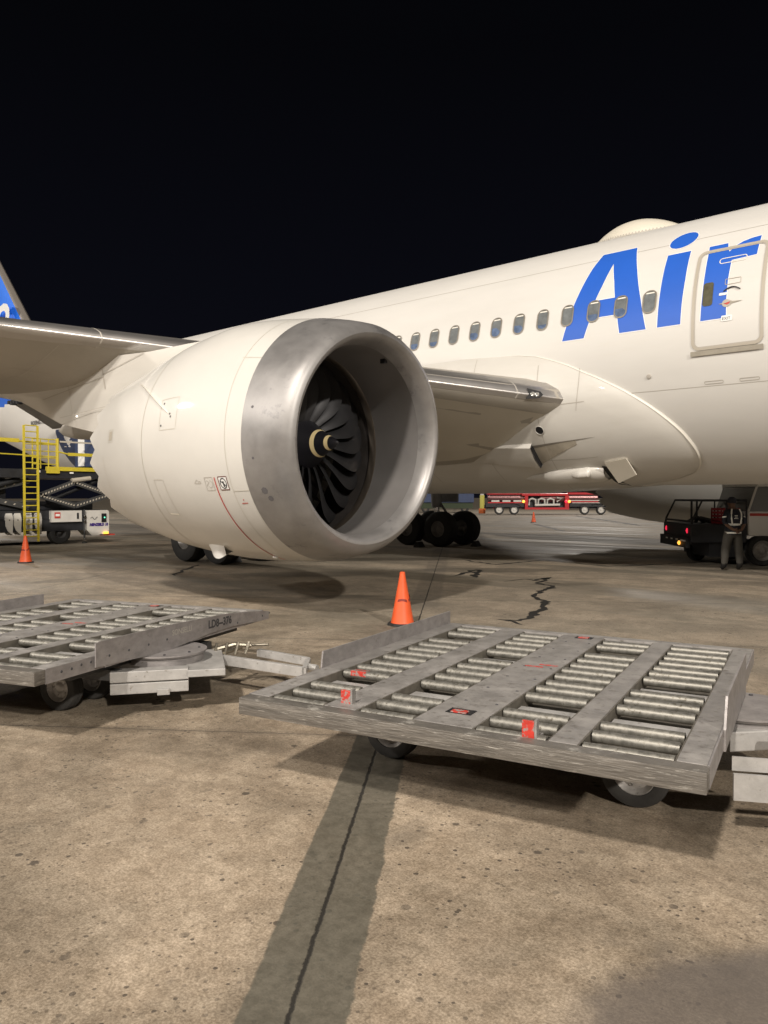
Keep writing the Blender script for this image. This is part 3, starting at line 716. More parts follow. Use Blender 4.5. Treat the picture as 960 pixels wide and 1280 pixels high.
def engine(sg):
    bm = bmesh.new(); P = []
    ss = [.76 + (5.0 - .76) * k / 26 for k in range(27)]
    AA = [360 * k / 240 for k in range(240)]
    for s in ss: P.append([nac(s, a, 0, sg) for a in AA])
    for q in (.33, .66, 1): P.append([nac(5.0 + (.18 + chev(a)) * q, a, 0, sg) for a in AA])
    P.append([nac(5.0 + .18 + chev(a), a, -.03, sg) for a in AA]); P.append([nac(4.6, a, -.12, sg) for a in AA]); P.append([nac(3.6, a, -.3, sg) for a in AA])
    grid(bm, P, loopv=True)
    e = PA(bm, 'engine', [COWL]); e['label'] = 'engine with bare metal inlet lip' if sg < 0 else 'far engine, seen low under the belly'
    # lip (outer, hilite, inner)
    bm = bmesh.new(); P = []
    for s in (.775, .6, .4, .25, .15, .08, .04, .015): P.append([nac(s, a, .004 if s > .7 else 0, sg) for a in AN])
    P.append([nac(0, a, 0, sg) for a in AN])
    for s, r in ((.012, 1.478), (.04, 1.448), (.09, 1.42), (.17, 1.395), (.28, 1.378)): P.append([inn(s, a, r, sg) for a in AN])
    grid(bm, P, loopv=True); sub(bm, 'inlet_lip', LIP, e)
    bm = bmesh.new(); P = [[inn(s, a, r, sg) for a in AN] for s, r in ((.278, 1.379), (.5, 1.375), (.8, 1.392), (1.1, 1.412), (1.22, 1.42))]
    grid(bm, P, loopv=True); sub(bm, 'inlet_liner', LINER, e)
    bm = bmesh.new(); P = [[inn(s, a, r, sg) for a in AN] for s, r in ((1.215, 1.419), (1.25, 1.40), (1.34, 1.40), (1.36, 1.43))]
    grid(bm, P, loopv=True); sub(bm, 'fan_track_ring', BRONZE, e)
    bm = bmesh.new(); P = [[inn(s, a, r, sg) for a in AN] for s, r in ((1.355, 1.432), (1.7, 1.43), (2.2, 1.40))]
    grid(bm, P, loopv=True); sub(bm, 'fan_case', CASE, e)
    # outlet guide vanes: backdrop with slats, reads as one disc
    bm = bmesh.new(); cx = NX - 2.15
    lathe(bm, [(0, .45), (.001, 1.42)], 60, frame_m((cx - .25, sg * NY, NZ), (1, 0, 0), (0, 1, 0)))
    for k in range(44):
        a = 2 * PI * k / 44; e1 = Vector((0, math.cos(a), math.sin(a))); tn = Vector((0, -math.sin(a), math.cos(a)))
        p0 = Vector((cx, sg * NY, NZ)) + e1 * .5; p1 = Vector((cx, sg * NY, NZ)) + e1 * 1.41
        vs = [bm.verts.new(p) for p in (p0, p1, p1 + Vector((-.22, 0, 0)) + tn * .06, p0 + Vector((-.22, 0, 0)) + tn * .03)]; bm.faces.new(vs)
    sub(bm, 'guide_vanes', STATOR, e, smooth=False)
    if sg < 0:
        bl0 = None
        for k in range(20):
            bm = bmesh.new(); a0 = 2 * PI * (k + .3) / 20; P = []
            for i in range(13):
                u = i / 12; r = .36 + (1.385 - .36) * u; tw = R(28 + 34 * u); ch = .22 + .20 * math.sin(PI * min(1, u * .8)) + .02 * u
                sweep = -.10 * math.sin(PI * u * .9) + .16 * u ** 2; lean = -.10 * math.sin(PI * u) + .16 * u ** 2
                ang = a0 + lean; er = Vector((0, math.cos(ang), math.sin(ang))); tn = -Vector((0, -math.sin(ang), math.cos(ang)))
                cd = Vector((math.cos(tw), 0, 0)) + tn * math.sin(tw); nd = Vector((math.sin(tw), 0, 0)) - tn * math.cos(tw)
                c_ = Vector((NX - 1.46 - sweep, -NY, NZ)) + er * r; row = []
                for j, (x, w) in enumerate(((-.5, 0), (-.3, .012), (0, .018), (.3, .012), (.5, .001))): row.append(c_ + cd * ch * x + nd * (w + .045 * (1 - 4 * x * x)))
                for x, w in ((.3, .0), (0, -.0), (-.3, .0)): row.append(c_ + cd * ch * x + nd * (-.004 + .045 * (1 - 4 * x * x)))
                P.append(row)
            grid(bm, P, loopv=True); sub(bm, 'fan_blade', BLADE, e)
    # spinner
    bm = bmesh.new(); sp_x = NX - .70
    lathe(bm, [(0, 0), (-.02, .025), (-.10, .07), (-.25, .135), (-.45, .235), (-.60, .33), (-.66, .37), (-.68, .365), (-1.0, .40)], 48, frame_m((sp_x, sg * NY, NZ), (1, 0, 0), (0, 1, 0)))
    spn = sub(bm, 'spinner', SPIN, e)
    if sg < 0:
        bm = bmesh.new()
        def crescent(x0, wmax, a0, a1):
            P0, P1 = [], []
            for k in range(41):
                u = k / 40; a = R(a0 + (a1 - a0) * u); w = wmax * math.sin(PI * u) ** .55
                for lst, xx in ((P0, x0 - w / 2), (P1, x0 + w / 2)):
                    r = lerp([(-.66, .37), (-.60, .33), (-.45, .235), (-.25, .135), (-.10, .07), (-.02, .025)], xx) + .004
                    lst.append(Vector((sp_x + xx, -NY - r * math.cos(a) * -1, NZ + r * math.sin(a))))
            grid(bm, [P0, P1])
        crescent(-.38, .062, 55, 300); crescent(-.18, .058, 55, 290)
        sub(bm, 'spinner_mark', YMARK, spn)
    # core nozzle and plug
    bm = bmesh.new(); lathe(bm, [(-4.3, 1.02), (-5.0, .95), (-5.9, .78), (-6.5, .64), (-6.45, .58), (-5.9, .6)], 40, frame_m((NX, sg * NY, NZ), (1, 0, 0), (0, 1, 0)))
    lathe(bm, [(-5.9, .5), (-6.6, .40), (-7.3, .12), (-7.4, 0)], 30, frame_m((NX, sg * NY, NZ), (1, 0, 0), (0, 1, 0)))
    sub(bm, 'core_nozzle', mat('exhaust_metal', (.16, .145, .13), .4, .8, var=.2), e)
    return e
ENG = engine(-1); ENGP = engine(1)
def n_patch(loops, off, name, mt, parent=None, step=.06):   # loops in (s, angle/100)
    bm = poly2d(loops, step=step); apply_f(bm, lambda s, a: nac(s, a * 100, off)); return sub(bm, name, mt, parent or ENG, smooth=False)
def n_line(pts, w, off, name, mt, parent=None, bm=None):
    own = bm is None
    if own: bm = bmesh.new()
    Q = []
    for i in range(len(pts) - 1):
        for k in range(10): u = k / 10; Q.append((pts[i][0] * (1 - u) + pts[i + 1][0] * u, pts[i][1] * (1 - u) + pts[i + 1][1] * u))
    Q.append(pts[-1]); L0, L1 = [], []
    for i, (s, a) in enumerate(Q):
        s2, a2 = Q[min(i + 1, len(Q) - 1)]; s1, a1 = Q[max(0, i - 1)]; d = Vector((s2 - s1, R(a2 - a1) * 1.8))
        d.normalize(); nn = Vector((-d.y, d.x)) * w / 2
        L0.append(nac(s + nn.x, a + math.degrees(nn.y / 1.8), off)); L1.append(nac(s - nn.x, a - math.degrees(nn.y / 1.8), off))
    grid(bm, [L0, L1])
    if own: return sub(bm, name, mt, parent or ENG, smooth=False)
SEAML = mat('cowl_seam', (.56, .53, .46), .6)
bm = bmesh.new()
n_line([(3.2, a) for a in range(100, 262, 9)], .016, .004, '', None, bm=bm)
n_line([(1.10, a) for a in range(110, 262, 9)], .009, .004, '', None, bm=bm)
n_line([(1.11, 204.2), (.78, 204.2)], .010, .004, '', None, bm=bm); n_line([(1.14, 143.5), (.78, 144)], .010, .004, '', None, bm=bm)
n_line([(3.2, 90), (1.1, 90)], .010, .004, '', None, bm=bm); n_line([(4.75, a) for a in range(185, 262, 9)], .008, .004, '', None, bm=bm)
for L in ([(2.96, 198), (2.70, 198), (2.66, 216), (2.96, 217), (2.96, 198)], [(2.70, 161), (2.24, 161), (2.22, 175), (2.66, 175), (2.70, 161)], [(4.49, 169.5), (4.31, 169.5), (4.31, 177), (4.49, 177), (4.49, 169.5)]):
    n_line(L, .009, .004, '', None, bm=bm)
sub(bm, 'cowl_seam', SEAML, ENG, smooth=False)
n_patch([[(4.46, 1.705), (4.34, 1.705), (4.34, 1.76), (4.46, 1.76)]], .005, 'vent_grille', BEIGE)
n_line([(2.9, 216.3), (2.66, 216.3)], .03, .012, 'panel_edge', SEAMW)
bm = bmesh.new()
for s, a in ((2.62, 163), (2.41, 168.2), (2.38, 169.5), (2.62, 173)):
    lathe(bm, [(.004, .018), (.005, 0)], 8, frame_m(nac(s, a), nac(s, a, 1) - nac(s, a), (1, 0, 0)))
sub(bm, 'fastener', DGREY, ENG, smooth=False)
n_line([(1.42, 197.4), (1.42, 206), (1.41, 215), (1.40, 226), (1.40, 240), (1.40, 256)], .020, .005, 'red_hazard_line', RED)
def placard(s0, s1, a0, a1, mt, w=.010):
    bm = bmesh.new(); n_line([(s0, a0), (s1, a0), (s1, a1), (s0, a1), (s0, a0)], w, .005, '', None, bm=bm); return bm
bm = placard(1.345, 1.17, 197.3, 203.3, None, .014); sub(bm, 'placard_border', mat('placard_brown', (.16, .06, .05), .5), ENG, smooth=False)
n_patch([[(1.34, 1.975), (1.175, 1.975), (1.175, 2.031), (1.34, 2.031)]], .004, 'hazard_placard', WHITE, step=.02)
bm = bmesh.new()
cs, ca = 1.257, 200.3
n_line([(cs + .062 * math.cos(t), ca + math.degrees(.072 * math.sin(t) / 1.8)) for t in [2 * PI * k / 14 for k in range(15)]], .014, .007, '', None, bm=bm)
n_line([(cs + .05, ca - 1.2), (cs - .05, ca + 1.4)], .016, .007, '', None, bm=bm); n_line([(cs, ca - 1.0), (cs - .005, ca + 1.6)], .026, .007, '', None, bm=bm)
sub(bm, 'no_entry_symbol', DGREY, ENG, smooth=False)
bm = placard(1.64, 1.47, 197.3, 203.3, None, .008)
n_line([(1.60 - .0, 198.6), (1.56, 199.5), (1.60, 200.6), (1.62, 201.4)], .008, .005, '', None, bm=bm); n_line([(1.54, 198.4), (1.49, 199.6), (1.50, 201.4), (1.55, 202.2), (1.575, 201.4)], .008, .005, '', None, bm=bm)
n_line([(1.88, 199.6), (1.83, 198.2), (1.79, 199.2), (1.75, 199.0), (1.74, 199.9), (1.88, 199.9), (1.90, 199.5)], .008, .005, '', None, bm=bm)
sub(bm, 'grey_placard', SEAM, ENG, smooth=False)
bm = bmesh.new(); n_line([(1.02, 210.2), (.90, 210.2)], .012, .005, '', None, bm=bm); n_line([(.97, 208.4), (.955, 208.7)], .02, .005, '', None, bm=bm); sub(bm, 'red_note', RED, ENG, smooth=False)
# chine (strake) and drain mast
bm = bmesh.new(); P = [[], [], []]
for k in range(21):
    u = k / 20; s = 3.9 - 1.45 * u; a = 143 + 25 * u ** 1.0; h_ = .05 * math.sin(PI * u ** .8) ** .6 + .004
    P[0].append(nac(s, a - .5, -.01)); P[1].append(nac(s, a, h_)); P[2].append(nac(s, a + .5, -.01))
grid(bm, P); sub(bm, 'nacelle_strake', SEAMW, ENG)
bm = bmesh.new(); P = []
for k in range(11):
    u = k / 10; s = 2.25 + .42 * u; P.append([nac(s, 238, -.02), nac(s + .06, 242 + 1.5, .02 + .15 * math.sin(PI * (.15 + .8 * u))), nac(s, 246, -.02)])
grid(bm, P); sub(bm, 'drain_mast', WHITE, ENG)
bm = bmesh.new(); lathe(bm, [(0, .045), (.03, .04), (.035, 0)], 10, frame_m(nac(1.42, 250), nac(1.42, 250, 1) - nac(1.42, 250), (1, 0, 0))); sub(bm, 'drain_button', WHITE, ENG)
bm = bmesh.new(); p_ = inn(.32, 66, 1.376); box(bm, p_.x - .09, p_.x, p_.y - .03, p_.y + .03, p_.z - .05, p_.z + .03); sub(bm, 'inlet_probe', BLACK, ENG, smooth=False)
bm = bmesh.new()
for s, a, w in ((.50, 205, .055), (.44, 209, .045), (.62, 168, .022), (.58, 190, .02)):
    lathe(bm, [(.002, w), (.0025, 0)], 7, frame_m(nac(s, a), nac(s, a, 1) - nac(s, a), (1, .2, 0)))
sub(bm, 'lip_scuff', mat('scuff_grey', (.12, .115, .12), .6), ENG, smooth=False)

# pylons
for sg in (-1, 1):
    bm = bmesh.new(); top = [(-9.4, 4.45), (-10.5, 4.50), (-11.6, 4.50), (-12.7, 4.50), (-13.6, 4.55), (-15, 4.62), (-17, 4.68), (-19.5, 4.7), (-21.3, 4.62)]
    bot = [(-9.4, 4.2), (-10.5, 4.1), (-11.6, 4.0), (-12.7, 3.7), (-13.6, 3.3), (-15, 3.10), (-16.4, 3.35), (-18.6, 4.05), (-21.2, 4.52)]
    wd = [.03, .20, .27, .30, .30, .30, .28, .2, .03]; P = []
    for (xt, zt), (xb, zb), w in zip(top, bot, wd):
        P.append([(xt, sg * NY - w, zt), (xt - .0, sg * NY - w * 1.02, (zt + zb) / 2), (xb, sg * NY - w * .7, zb + .04), (xb, sg * NY, zb), (xb, sg * NY + w * .7, zb + .04), (xt, sg * NY + w * 1.02, (zt + zb) / 2), (xt, sg * NY + w, zt), (xt, sg * NY, zt + .05)])
    grid(bm, P, loopv=True); py = PA(bm, 'pylon', FAIRP, ang=50)
    if sg < 0:
        bm = bmesh.new()
        def pline(a, b_, w=.012):
            a = Vector((a[0], -NY - .318, a[1])); b_ = Vector((b_[0], -NY - .318, b_[1])); d = (b_ - a).normalized(); nn = Vector((-d.z, 0, d.x)) * w / 2
            bm.faces.new([bm.verts.new(p) for p in (a - nn, b_ - nn, b_ + nn, a + nn)])
        pline((-14.5, 4.72), (-14.3, 3.95), .03); pline((-12.9, 4.5), (-14.4, 4.25)); pline((-14.4, 4.2), (-17.0, 3.95)); pline((-15.9, 4.5), (-15.6, 3.4)); pline((-14.3, 3.6), (-16.2, 3.5))
        sub(bm, 'pylon_seam', SEAM, py, smooth=False)
        bm = bmesh.new(); lathe(bm, [(0, .018), (.015, .012), (.02, 0)], 10, frame_m((-15.6, -NY - .24, 3.5), (0, -1, -.3), (1, 0, 0))); sub(bm, 'pylon_light', LAMPW, py)

# ---- landing gear
def wheel_bm(rad, wid, rimr, n=40, M=None):
    bm = bmesh.new(); w = wid / 2
    tp = [(-w * .55, rimr), (-w * .9, rimr * 1.12), (-w, rad * .80), (-w * .88, rad * .95), (-w * .6, rad * .995), (-w * .42, rad), (-w * .40, rad * .985), (-w * .34, rad * .985), (-w * .32, rad), (-.04 * w, rad), (-.02 * w, rad * .985), (.04 * w, rad * .985), (.06 * w, rad), (w * .32, rad), (w * .34, rad * .985), (w * .40, rad * .985), (w * .42, rad), (w * .6, rad * .995), (w * .88, rad * .95), (w, rad * .80), (w * .9, rimr * 1.12), (w * .55, rimr)]
    lathe(bm, tp, n, M); return bm
def rim_bm(wid, rimr, n=32, M=None, holes=8):
    bm = bmesh.new(); w = wid / 2
    for s in (-1, 1):
        lathe(bm, [(s * w * .80, rimr * 1.10), (s * w * .86, rimr * 1.05), (s * w * .62, rimr * .93), (s * w * .30, rimr * .80), (s * w * .36, rimr * .48), (s * w * .62, rimr * .34), (s * w * .70, rimr * .22), (s * w * .70, 0)], n, M)
    for k in range(holes):
        a = 2 * PI * k / holes; Mx = Matrix.Translation((0, .64 * rimr * math.cos(a), .64 * rimr * math.sin(a))) if M is None else M @ Matrix.Translation((0, .64 * rimr * math.cos(a), .64 * rimr * math.sin(a)))
        lathe(bm, [(-w * .42, rimr * .09), (w * .42, rimr * .09)], 8, Mx)
    return bm
YM = Matrix.Rotation(R(90), 4, 'Z')
def main_gear(sg, xc):
    bm = bmesh.new(); yc = sg * 4.85
    tube(bm, [(xc, yc, .62), (xc, yc, 1.5)], .11, 16, 1); tube(bm, [(xc, yc, 1.4), (xc - .1, yc * .98, 3.9)], .20, 16)
    tube(bm, [(xc - .85, yc, .60), (xc + .85, yc, .60)], .13, 12)
    for dx in (-.73, .73): tube(bm, [(xc + dx, yc - .72, .635), (xc + dx, yc + .72, .635)], .09, 12)
    tube(bm, [(xc, yc, 2.2), (xc - .2, yc - sg * 2.2, 3.4)], .09, 10); tube(bm, [(xc, yc, 1.9), (xc + 1.6, yc, 3.4)], .08, 10)
    tube(bm, [(xc + .16, yc, 1.55), (xc + .5, yc, 1.15), (xc + .16, yc, .8)], .05, 8)
    box(bm, xc - .5, xc + .6, yc + sg * .5, yc + sg * .55, 1.6, 3.2)
    g = PA(bm, 'main_landing_gear', [GEARM, CHROME])
    for dx in (-.73, .73):
        for dy in (-.72, .72):
            M = Matrix.Translation((xc + dx, yc + dy, .635)) @ YM
            w = sub(wheel_bm(.635, .50, .27, 44, M), 'wheel', RUBBER, g)
            sub(rim_bm(.50, .27, 30, M), 'rim', RIMD, w)
    return g
main_gear(-1, -17.4); main_gear(1, -17.4)
bm = bmesh.new(); tube(bm, [(8.3, 0, .5), (8.3, 0, 2.4)], .10, 12); ng = PA(bm, 'nose_landing_gear', GEARM)
for dy in (-.32, .32):
    M = Matrix.Translation((8.3, dy, .5)) @ YM; w = sub(wheel_bm(.5, .36, .22, 30, M), 'wheel', RUBBER, ng)

# ---- tail
bm = bmesh.new(); P = []
for z, xl, c, w in ((7.2, -36.6, 10.6, .42), (10.87, -40.08, 8.2, .36), (14.63, -43.68, 5.9, .27), (17.2, -46.1, 4.1, .18)):
    P.append([(xl - c * x, w * s * sh, z) for x, s, sh in ((0, 0, 0), (.02, -1, .45), (.05, -1, .7), (.3, -1, 1), (.65, -1, .6), (1, 0, 0), (.65, 1, .6), (.3, 1, 1), (.05, 1, .7), (.02, 1, .45))])
grid(bm, P, mi=lambda i, j: 1 if j in (0, 1, 8, 9) else 0, loopv=True)
fin = PA(bm, 'tail_fin', [mat('tail_blue', (.02, .17, .80), .5, var=.06), mat('fin_leading_edge', (.28, .25, .22), .4, .5)])
bm = text_bm('no', 2.9, .25, .07)
for v in bm.verts: v.co = Vector((-44.6 + v.co.x * 1.12, -.66, 10.55 + v.co.y))
sub(bm, 'fin_lettering', WHITE, fin, smooth=False)
for sg in (-1, 1):
    bm = bmesh.new(); P = []
    for y, xl, c, z, w in ((1.0, -40.9, 5.2, 6.7, .3), (5.5, -44.4, 3.4, 7.1, .2), (9.8, -47.6, 1.8, 7.6, .1)):
        P.append([(xl - c * x, sg * y, z + w * s) for x, s in ((0, 0), (.08, .7), (.35, 1), (1, 0), (.35, -1), (.08, -.7))])
    grid(bm, P, loopv=True); PA(bm, 'tailplane', WINGG)
bm = text_bm('BOEING 787-9', .24, .15, .006)
wmax = max(v.co.x for v in bm.verts)
for v in bm.verts: v.co = skin(-34.45 + v.co.x * 1.95 / wmax * 1.0, 4.98 + v.co.y, .03)
PA(bm, 'type_lettering', DGREY, smooth=False)
# open aft cargo door and the lit hold behind it
def aft(X, z, off): return skin(X, z, off)
bm = on_skin([rrect(-31.9, -29.2, 2.95, 4.62, .12, 4)], .02, .1); hold = PA(bm, 'cargo_doorway', BLUED)
bm = bmesh.new(); P = []
hx0, hx1 = -31.9, -29.2
for j in range(11):
    u = j / 10; yy = -2.82 - 1.75 * math.sin(u * 1.15) / math.sin(1.15); zz = 4.65 + 1.0 * u + .10 * math.sin(PI * u)
    P.append([(hx0 + (hx1 - hx0) * k / 8, yy, zz) for k in range(9)])
V = grid(bm, P)
r_ = bmesh.ops.solidify(bm, geom=bm.faces[:], thickness=.14)
cd = PA(bm, 'cargo_door', mat('cargo_door_grey', (.30, .28, .25), .5, var=.1))
bm = bmesh.new()
for k in range(11):
    x = hx0 + .1 + .25 * k; box(bm, x, x + .14, -4.72, -4.5, 5.52 - (k % 2) * .05, 5.66)
box(bm, hx0 - .05, hx1 - .6, -4.66, -4.60, 5.55, 5.62); sub(bm, 'door_latch', DARKM, cd, smooth=False)
bm = bmesh.new()
for k in range(4): tube(bm, [skin(-32.2 + .75 * k, 4.1 - .2 * (k % 2), .03), skin(-32.05 + .75 * k, 4.1 - .2 * (k % 2), .03)], .02, 6)
PA(bm, 'service_cover', SEAM)
# blade aerial under the belly
bm = bmesh.new(); P = []
for u in (0, 1):
    P.append([(-2.0 - .28 * u + x * (1 - .4 * u), y * (1 - .3 * u), 2.10 - .34 * u) for x, y in ((0, 0), (-.12, .02), (-.34, 0), (-.12, -.02))])
grid(bm, P, loopv=True); PA(bm, 'blade_aerial', BEIGED)

# ------------------------------------------------------------------ wheel chocks
def chock(px, py, rz, label):
    p = gpt(px, py); o = empty('wheel_chock', (p.x, p.y, 0), rz); bm = bmesh.new()
    vs = [bm.verts.new(v) for v in ((-.14, -.2, 0), (.14, -.2, 0), (.03, -.2, .2), (-.03, -.2, .2), (-.14, .2, 0), (.14, .2, 0), (.03, .2, .2), (-.03, .2, .2))]
    for f in ((0, 1, 2, 3), (7, 6, 5, 4), (1, 5, 6, 2), (0, 3, 7, 4), (2, 6, 7, 3), (0, 4, 5, 1)): bm.faces.new([vs[i] for i in f])
    obj('block', bm, DARKG, o, smooth=False)
    bm = bmesh.new(); box(bm, -.035, .035, -.204, .204, .201, .212); obj('reflective_strip', bm, LWHITE, o, smooth=False)
    tag(o, label, 'wheel chock', 'chocks at the main wheels'); return o
chock(524, 684, .2, 'small chock on the near side of the inner rear wheel beside the inlet')
chock(595, 683, .2, 'small chock against the rightmost main wheel')
chock(292, 703, .2, 'black chock with pale strip beneath the engine cowl bottom')

# ------------------------------------------------------------------ traffic cones
def cone(px, py, h, label, lean=0):
    p = gpt(px, py); o = empty('traffic_cone', (p.x, p.y, 0), random.uniform(0, 1.5)); ZM = Matrix.Rotation(R(-90), 4, 'Y')
    bm = bmesh.new(); k = h / .74
    lathe(bm, [(.03, .165 * k), (.06, .155 * k), (.70 * k, .040 * k), (.735 * k, .037 * k), (.74 * k, .030 * k), (.735 * k, .02), (.6 * k, .02)], 32, ZM); body = obj('cone_body', bm, ORANGE, o)
    bm = bmesh.new(); lathe(bm, [(.34 * k, .1075 * k), (.36 * k, .104 * k), (.38 * k, .1005 * k)], 32, ZM)
    for v in bm.verts: v.co.z += .12 * v.co.x + .03 * math.sin(v.co.y * 30)
    obj('scuffed_band', bm, mat('scuff_red', (.25, .03, .02), .6), o)
    bm = bmesh.new(); n_ = 8
    vs0 = [(.215 * k * math.cos(R(22.5 + 45 * i)), .215 * k * math.sin(R(22.5 + 45 * i))) for i in range(8)]
    b0 = [bm.verts.new((x, y, .002)) for x, y in vs0]; b1 = [bm.verts.new((x * .97, y * .97, .035)) for x, y in vs0]
    bm.faces.new(b0[::-1]); bm.faces.new(b1)
    for i in range(8): bm.faces.new((b0[i], b0[(i + 1) % 8], b1[(i + 1) % 8], b1[i]))
    obj('cone_base', bm, RUBBER, o)
    tag(o, label, 'traffic cone', 'orange traffic cones around the aircraft'); return o
cone(503, 781, .745, 'orange traffic cone on black base between engine and front dolly')
cone(32, 703.5, .74, 'orange traffic cone at the foot of the yellow loader ladder')
cone(667, 653, .74, 'small distant orange cone in front of the red tanker')

# ------------------------------------------------------------------ roller dollies
TR = [(-2.42, -2.03), (-1.82, -1.46), (-1.12, -.72), (-.58, -.13)]
DZ = .57
def dolly(seed, ws=0.0, rl=(2.1, .16), y2=2.25):
    rnd = random.Random(seed)
    o = empty('cargo_dolly')
    # deck frame: long plates between the tracks, front and rear cross plates
    bm = bmesh.new(); xs = [-2.56] + [v for t in TR for v in t] + [0.0]
    for i in range(0, 10, 2): box(bm, xs[i], xs[i + 1], .10, 3.07, DZ - .05, DZ, bev=.004)
    box(bm, -2.56, 0, 3.07, 3.18, DZ - .05, DZ, bev=.004)
    for (a, b_) in ((TR[0][1], TR[1][0]),): pass
    # small rib plates across the tracks
    obj('deck_frame', bm, DECK, o)
    bm = bmesh.new(); box(bm, -2.57, .01, -.005, .099, DZ - .105, DZ - .002, bev=.006)
    fb = obj('front_beam', bm, EDGE, o)
    for v in fb.data.vertices: v.co.y += noise.noise(v.co * 9) * .004
    bm = bmesh.new()
    for x in [-2.2, -1.15, -.2]: box(bm, x - .05, x + .05, .5, 2.9, DZ - .19, DZ - .11)
    for y in (.95, 2.25): box(bm, -2.5, -.06, y - .04, y + .04, DZ - .28, DZ - .191)
    obj('chassis', bm, DARKG, o, smooth=False)
    bm = bmesh.new()
    for a, b_ in TR:
        box(bm, a, b_, .1, 3.07, DZ - .108, DZ - .100); box(bm, a - .002, a + .008, .1, 3.07, DZ - .099, DZ - .004); box(bm, b_ - .008, b_ + .002, .1, 3.07, DZ - .099, DZ - .004)
    obj('roller_trough', bm, [TROUGH], o, smooth=False)
    gaps = [{3, 12}, {3, 9}, {3, 12}, {3, 7}]
    r0 = None
    for ti, (a, b_) in enumerate(TR):
        for k in range(15):
            y = .15 + .2 * k
            if k in gaps[ti]:
                bmc = bmesh.new(); box(bmc, a + .02, b_ - .02, y - .07, y + .085, DZ - .062, DZ - .054); obj('cross_plate', bmc, PALE, o, smooth=False)
                continue
            pale = rnd.random() < .08
            if r0 is None:
                bm = bmesh.new(); lathe(bm, [(-.5, 0), (-.5, .024), (-.494, .032), (.494, .032), (.5, .024), (.5, 0)], 20)
                r0 = obj('roller', bm, ROLL, o); r = r0
            else:
                r = r0.copy(); COL.objects.link(r); r.parent = o
            r.location = ((a + b_) / 2 + rnd.uniform(-.006, .006), y + rnd.uniform(-.01, .01), DZ - .024 - rnd.uniform(0, .007)); L_ = (b_ - a) - .03
            r.scale = (L_, 1, 1); r.rotation_euler = (rnd.uniform(0, 6), 0, rnd.uniform(-.008, .008))
    # pallet stops
    for i, (x, y) in enumerate(((-1.94, .20), (-.83, .13), (-2.27, .95))):
        bm = bmesh.new()
        if i < 2:
            box(bm, x - .032, x + .032, y - .012, y + .006, DZ - .03, DZ + .078, 0, .003); box(bm, x + .033, x + .045, y - .012, y + .03, DZ - .03, DZ + .085, 1); box(bm, x - .05, x + .05, y + .008, y + .09, DZ - .03, DZ - .004, 1)
            tube(bm, [(x - .03, y - .02, DZ - .035), (x + .03, y - .02, DZ - .035)], .014, 8, 1)
        else: box(bm, x - .07, x + .05, y - .03, y + .03, DZ - .03, DZ + .006, 0, .003)
        obj('pallet_stop', bm, [REDP, DECK], o, smooth=False)
    for (x, y, w) in ((-1.29, .36, .075), (-1.27, 3.0, .07)):
        bm = bmesh.new(); box(bm, x - w, x + w, y - .05, y + .05, DZ + .0005, DZ + .003, 0); box(bm, x - w * .6, x + w * .6, y - .045, y + .01, DZ + .003, DZ + .010, 1, .002)
        obj('painted_stop_recess', bm, [BLACK, REDP], o, smooth=False)  # black plate on the deck stands for the shade of a recess
    for x, y in ((-1.30, 1.70), (-1.22, 1.78)):
        bm = bmesh.new(); box(bm, x - .06, x + .07, y - .012, y + .012, DZ + .001, DZ + .003); obj('paint_scuff', bm, REDP, o, smooth=False)
    for k in range(7):
        for x in (-1.36, -1.17):
            bm = bmesh.new(); lathe(bm, [(0, .010), (.003, .008), (.003, 0)], 8, Matrix.Translation((x, .6 + .36 * k, DZ)) @ Matrix.Rotation(R(-90), 4, 'Y'))
            obj('deck_bolt', bm, DGREY, o, smooth=False)
    # side rails (upright plates with a chamfered front end)
    def rail(x, y0, y1, zt, ch, nm='side_rail', z0=DZ - .11, dx=.012, lean=0.0):
        bm = bmesh.new(); pts = [(y0, z0), (y1, z0), (y1, zt), (y0 + ch, zt), (y0, DZ + .004)]
        ln = lambda z: lean * max(0, z - DZ) / .15
        A = [bm.verts.new((x + ln(z), y, z)) for y, z in pts]; B = [bm.verts.new((x + dx + ln(z), y, z)) for y, z in pts]
        bm.faces.new(A); bm.faces.new(B[::-1])
        for i in range(5): bm.faces.new((A[i], A[(i + 1) % 5], B[(i + 1) % 5], B[i]))
        return obj(nm, bm, RAIL, o, smooth=False)
    rail(.012, .70, rl[0], DZ + rl[1], .10); rail(-2.585, .92, 3.17 if y2 > 2 else 2.68, DZ + .115, .02)
    for xa in (.001, -2.572):
        bm = bmesh.new(); box(bm, xa, xa + .010, .10, 3.17, DZ - .11, DZ - .001); obj('side_channel', bm, RAIL, o, smooth=False)
    # wheels
    for x, y in ((-.46, .93), (-2.04, .98), (-.46, y2), (-2.04, 2.25)):
        M = Matrix.Translation((x - ws, y, .19)) @ YM
        w = obj('wheel', wheel_bm(.19, .13, .105, 36, M), RUBD, o); obj('rim', rim_bm(.13, .105, 26, M, 5), RIML, w)
    return o
